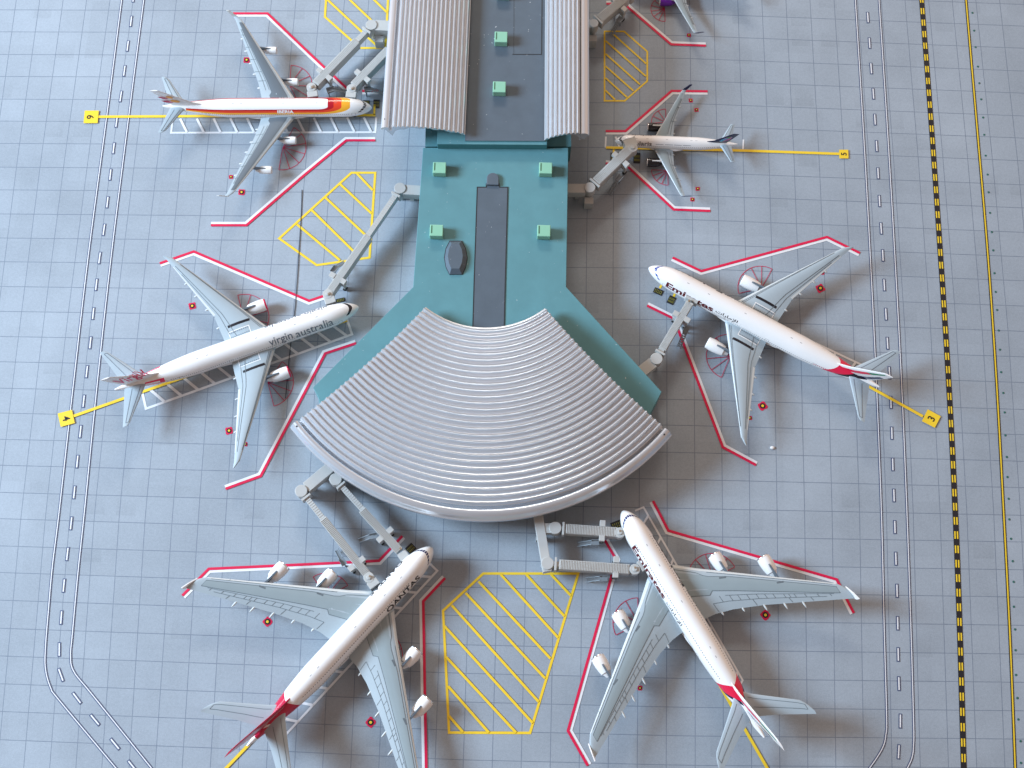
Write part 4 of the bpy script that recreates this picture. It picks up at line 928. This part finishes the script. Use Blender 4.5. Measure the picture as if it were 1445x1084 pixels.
pq, fq = make380((610, 771.9), (348.8, 1052.8), 'white four-engine double-deck jet with a crimson tail and black lettering, at the lower left gate', 'roo', finmat('crimson fin', 'red'))
for sd in (-1, 1): pq.word('QANTAS', 8.6, 21.6, 86, 36, sd, M['text_black'], .03)
pk, fk = make380((878.6, 720.2), (1078.3, 1040.7), 'white four-engine double-deck jet with a flag fin and crimson band, at the lower right gate', 'e380', finmat('flag fin 2', 'flag'))
for sd in (1, -1): pk.word('Emirates', 10.5, 27.2, 82, 34, sd, M['text_maroon'] if sd > 0 else M['text_black'], .03); pk.word(AR, 28.5, 36, 80, 24, sd, M['text_black'], .01)
pi = Plane(A343, (524.8, 151.2), (229.5, 150), 'slim white four-engine jet with red and gold stripes, docked at the upper left')
pi.fuselage(livery('livery stripes', A343, 'stripes')); wi = winged(pi, W340, dec340)
for s_ in (1, -1):
    for y, xf, z in ((9.9, 23.2, 2.6), (20.2, 30.0, 3.7)):
        pi.engine(xf, xf+5.0, s_*y, z, 1.2, M['plane_white'], M['plane_white'], M['pylon'], 23.7+(y-3.2)*17.1/26, wz(A343, y), slot=False)
    pi.plate('winglet', [(42.0, s_*30.2, 7.0), (43.3, s_*30.2, 7.0), (45.2, s_*31.0, 9.4), (44.4, s_*31.0, 9.4)], .2, M['wing_light'], wi[0 if s_ > 0 else 1][0])
fi = fin(pi, finmat('white fin 2', 'white')); pi.gear()
for sd in (-1, 1): pi.word('IBERIA', 23.6, 28.6, 63, 20, sd, M['plane_white'], .035)
M['gold'] = plain('gold paint', (.80, .33, .02), .3)
M['tailred'] = plain('tail red', (.50, .008, .06), .3)
for side in (1, -1):
    for (cx, cz, rx, rz, sh, mt) in ((60.0, 10.2, 1.25, .85, .6, 'gold'), (61.2, 12.6, .9, .7, .5, 'gold'), (62.4, 10.0, 1.15, .75, .9, 'tailred'), (63.2, 12.3, .95, .6, .9, 'tailred')):
        mb = MB(); pts = []
        for k in range(18):
            a = 2*math.pi*k/18; dx, dz = math.cos(a), math.sin(a)
            if mt == 'tailred': m_ = max(abs(dx), abs(dz))**.7; dx, dz = dx/m_, dz/m_
            z_ = cz+rz*dz; pts.append(pi.q(cx-1.0+rx*dx+sh*dz, side*(.60-.018*z_), z_))
        mb.face(pts if side < 0 else pts[::-1]); mb.build('fin_emblem', M[mt], fi, local=True)
def make320(nose, tail, label, eng, rest=True):
    pl = Plane(A320, nose, tail, label); pl.fuselage(livery('livery small', A320, 'small')); wings = winged(pl, W320, dec320)
    for s_ in (1, -1):
        pl.engine(10.0, 14.9, s_*6.0, 1.75, 1.35, eng, M['chrome'], M['pylon_light'], 12.4+3.6*.52, wz(A320, 6), slot=False)
        pl.plate('winglet', [(20.6, s_*18, 4.3), (21.9, s_*18, 4.25), (23.4, s_*18.75, 6.4), (22.7, s_*18.75, 6.4)], .16, M['navy'], wings[0 if s_ > 0 else 1][0])
    f = fin(pl, finmat('navy fin', 'navy')); pl.gear(); return pl, f
po, fo = make320((867.9, 198.3), (1040.5, 203.6), 'small white twin-engine jet with black engines and a navy fin, docked at the upper right', M['eng_black'])
po.word('volaris', 4.9, 11.2, 62, 36, 1, M['text_black'], .012); po.word('volaris', 4.9, 11.2, 60, 28, -1, M['text_black'], .03)
for x_ in (12.4, 15.3, 18.0, 20.8): po.word('---------', x_, x_+2.4, 48, 3.5, 1, M['text_grey'], .03, 'slogan_lettering')
pp, fp_ = make320((886, -29), (1058, -24), 'small white jet with purple engines, only its lower wing showing at the top edge', M['eng_purple'])
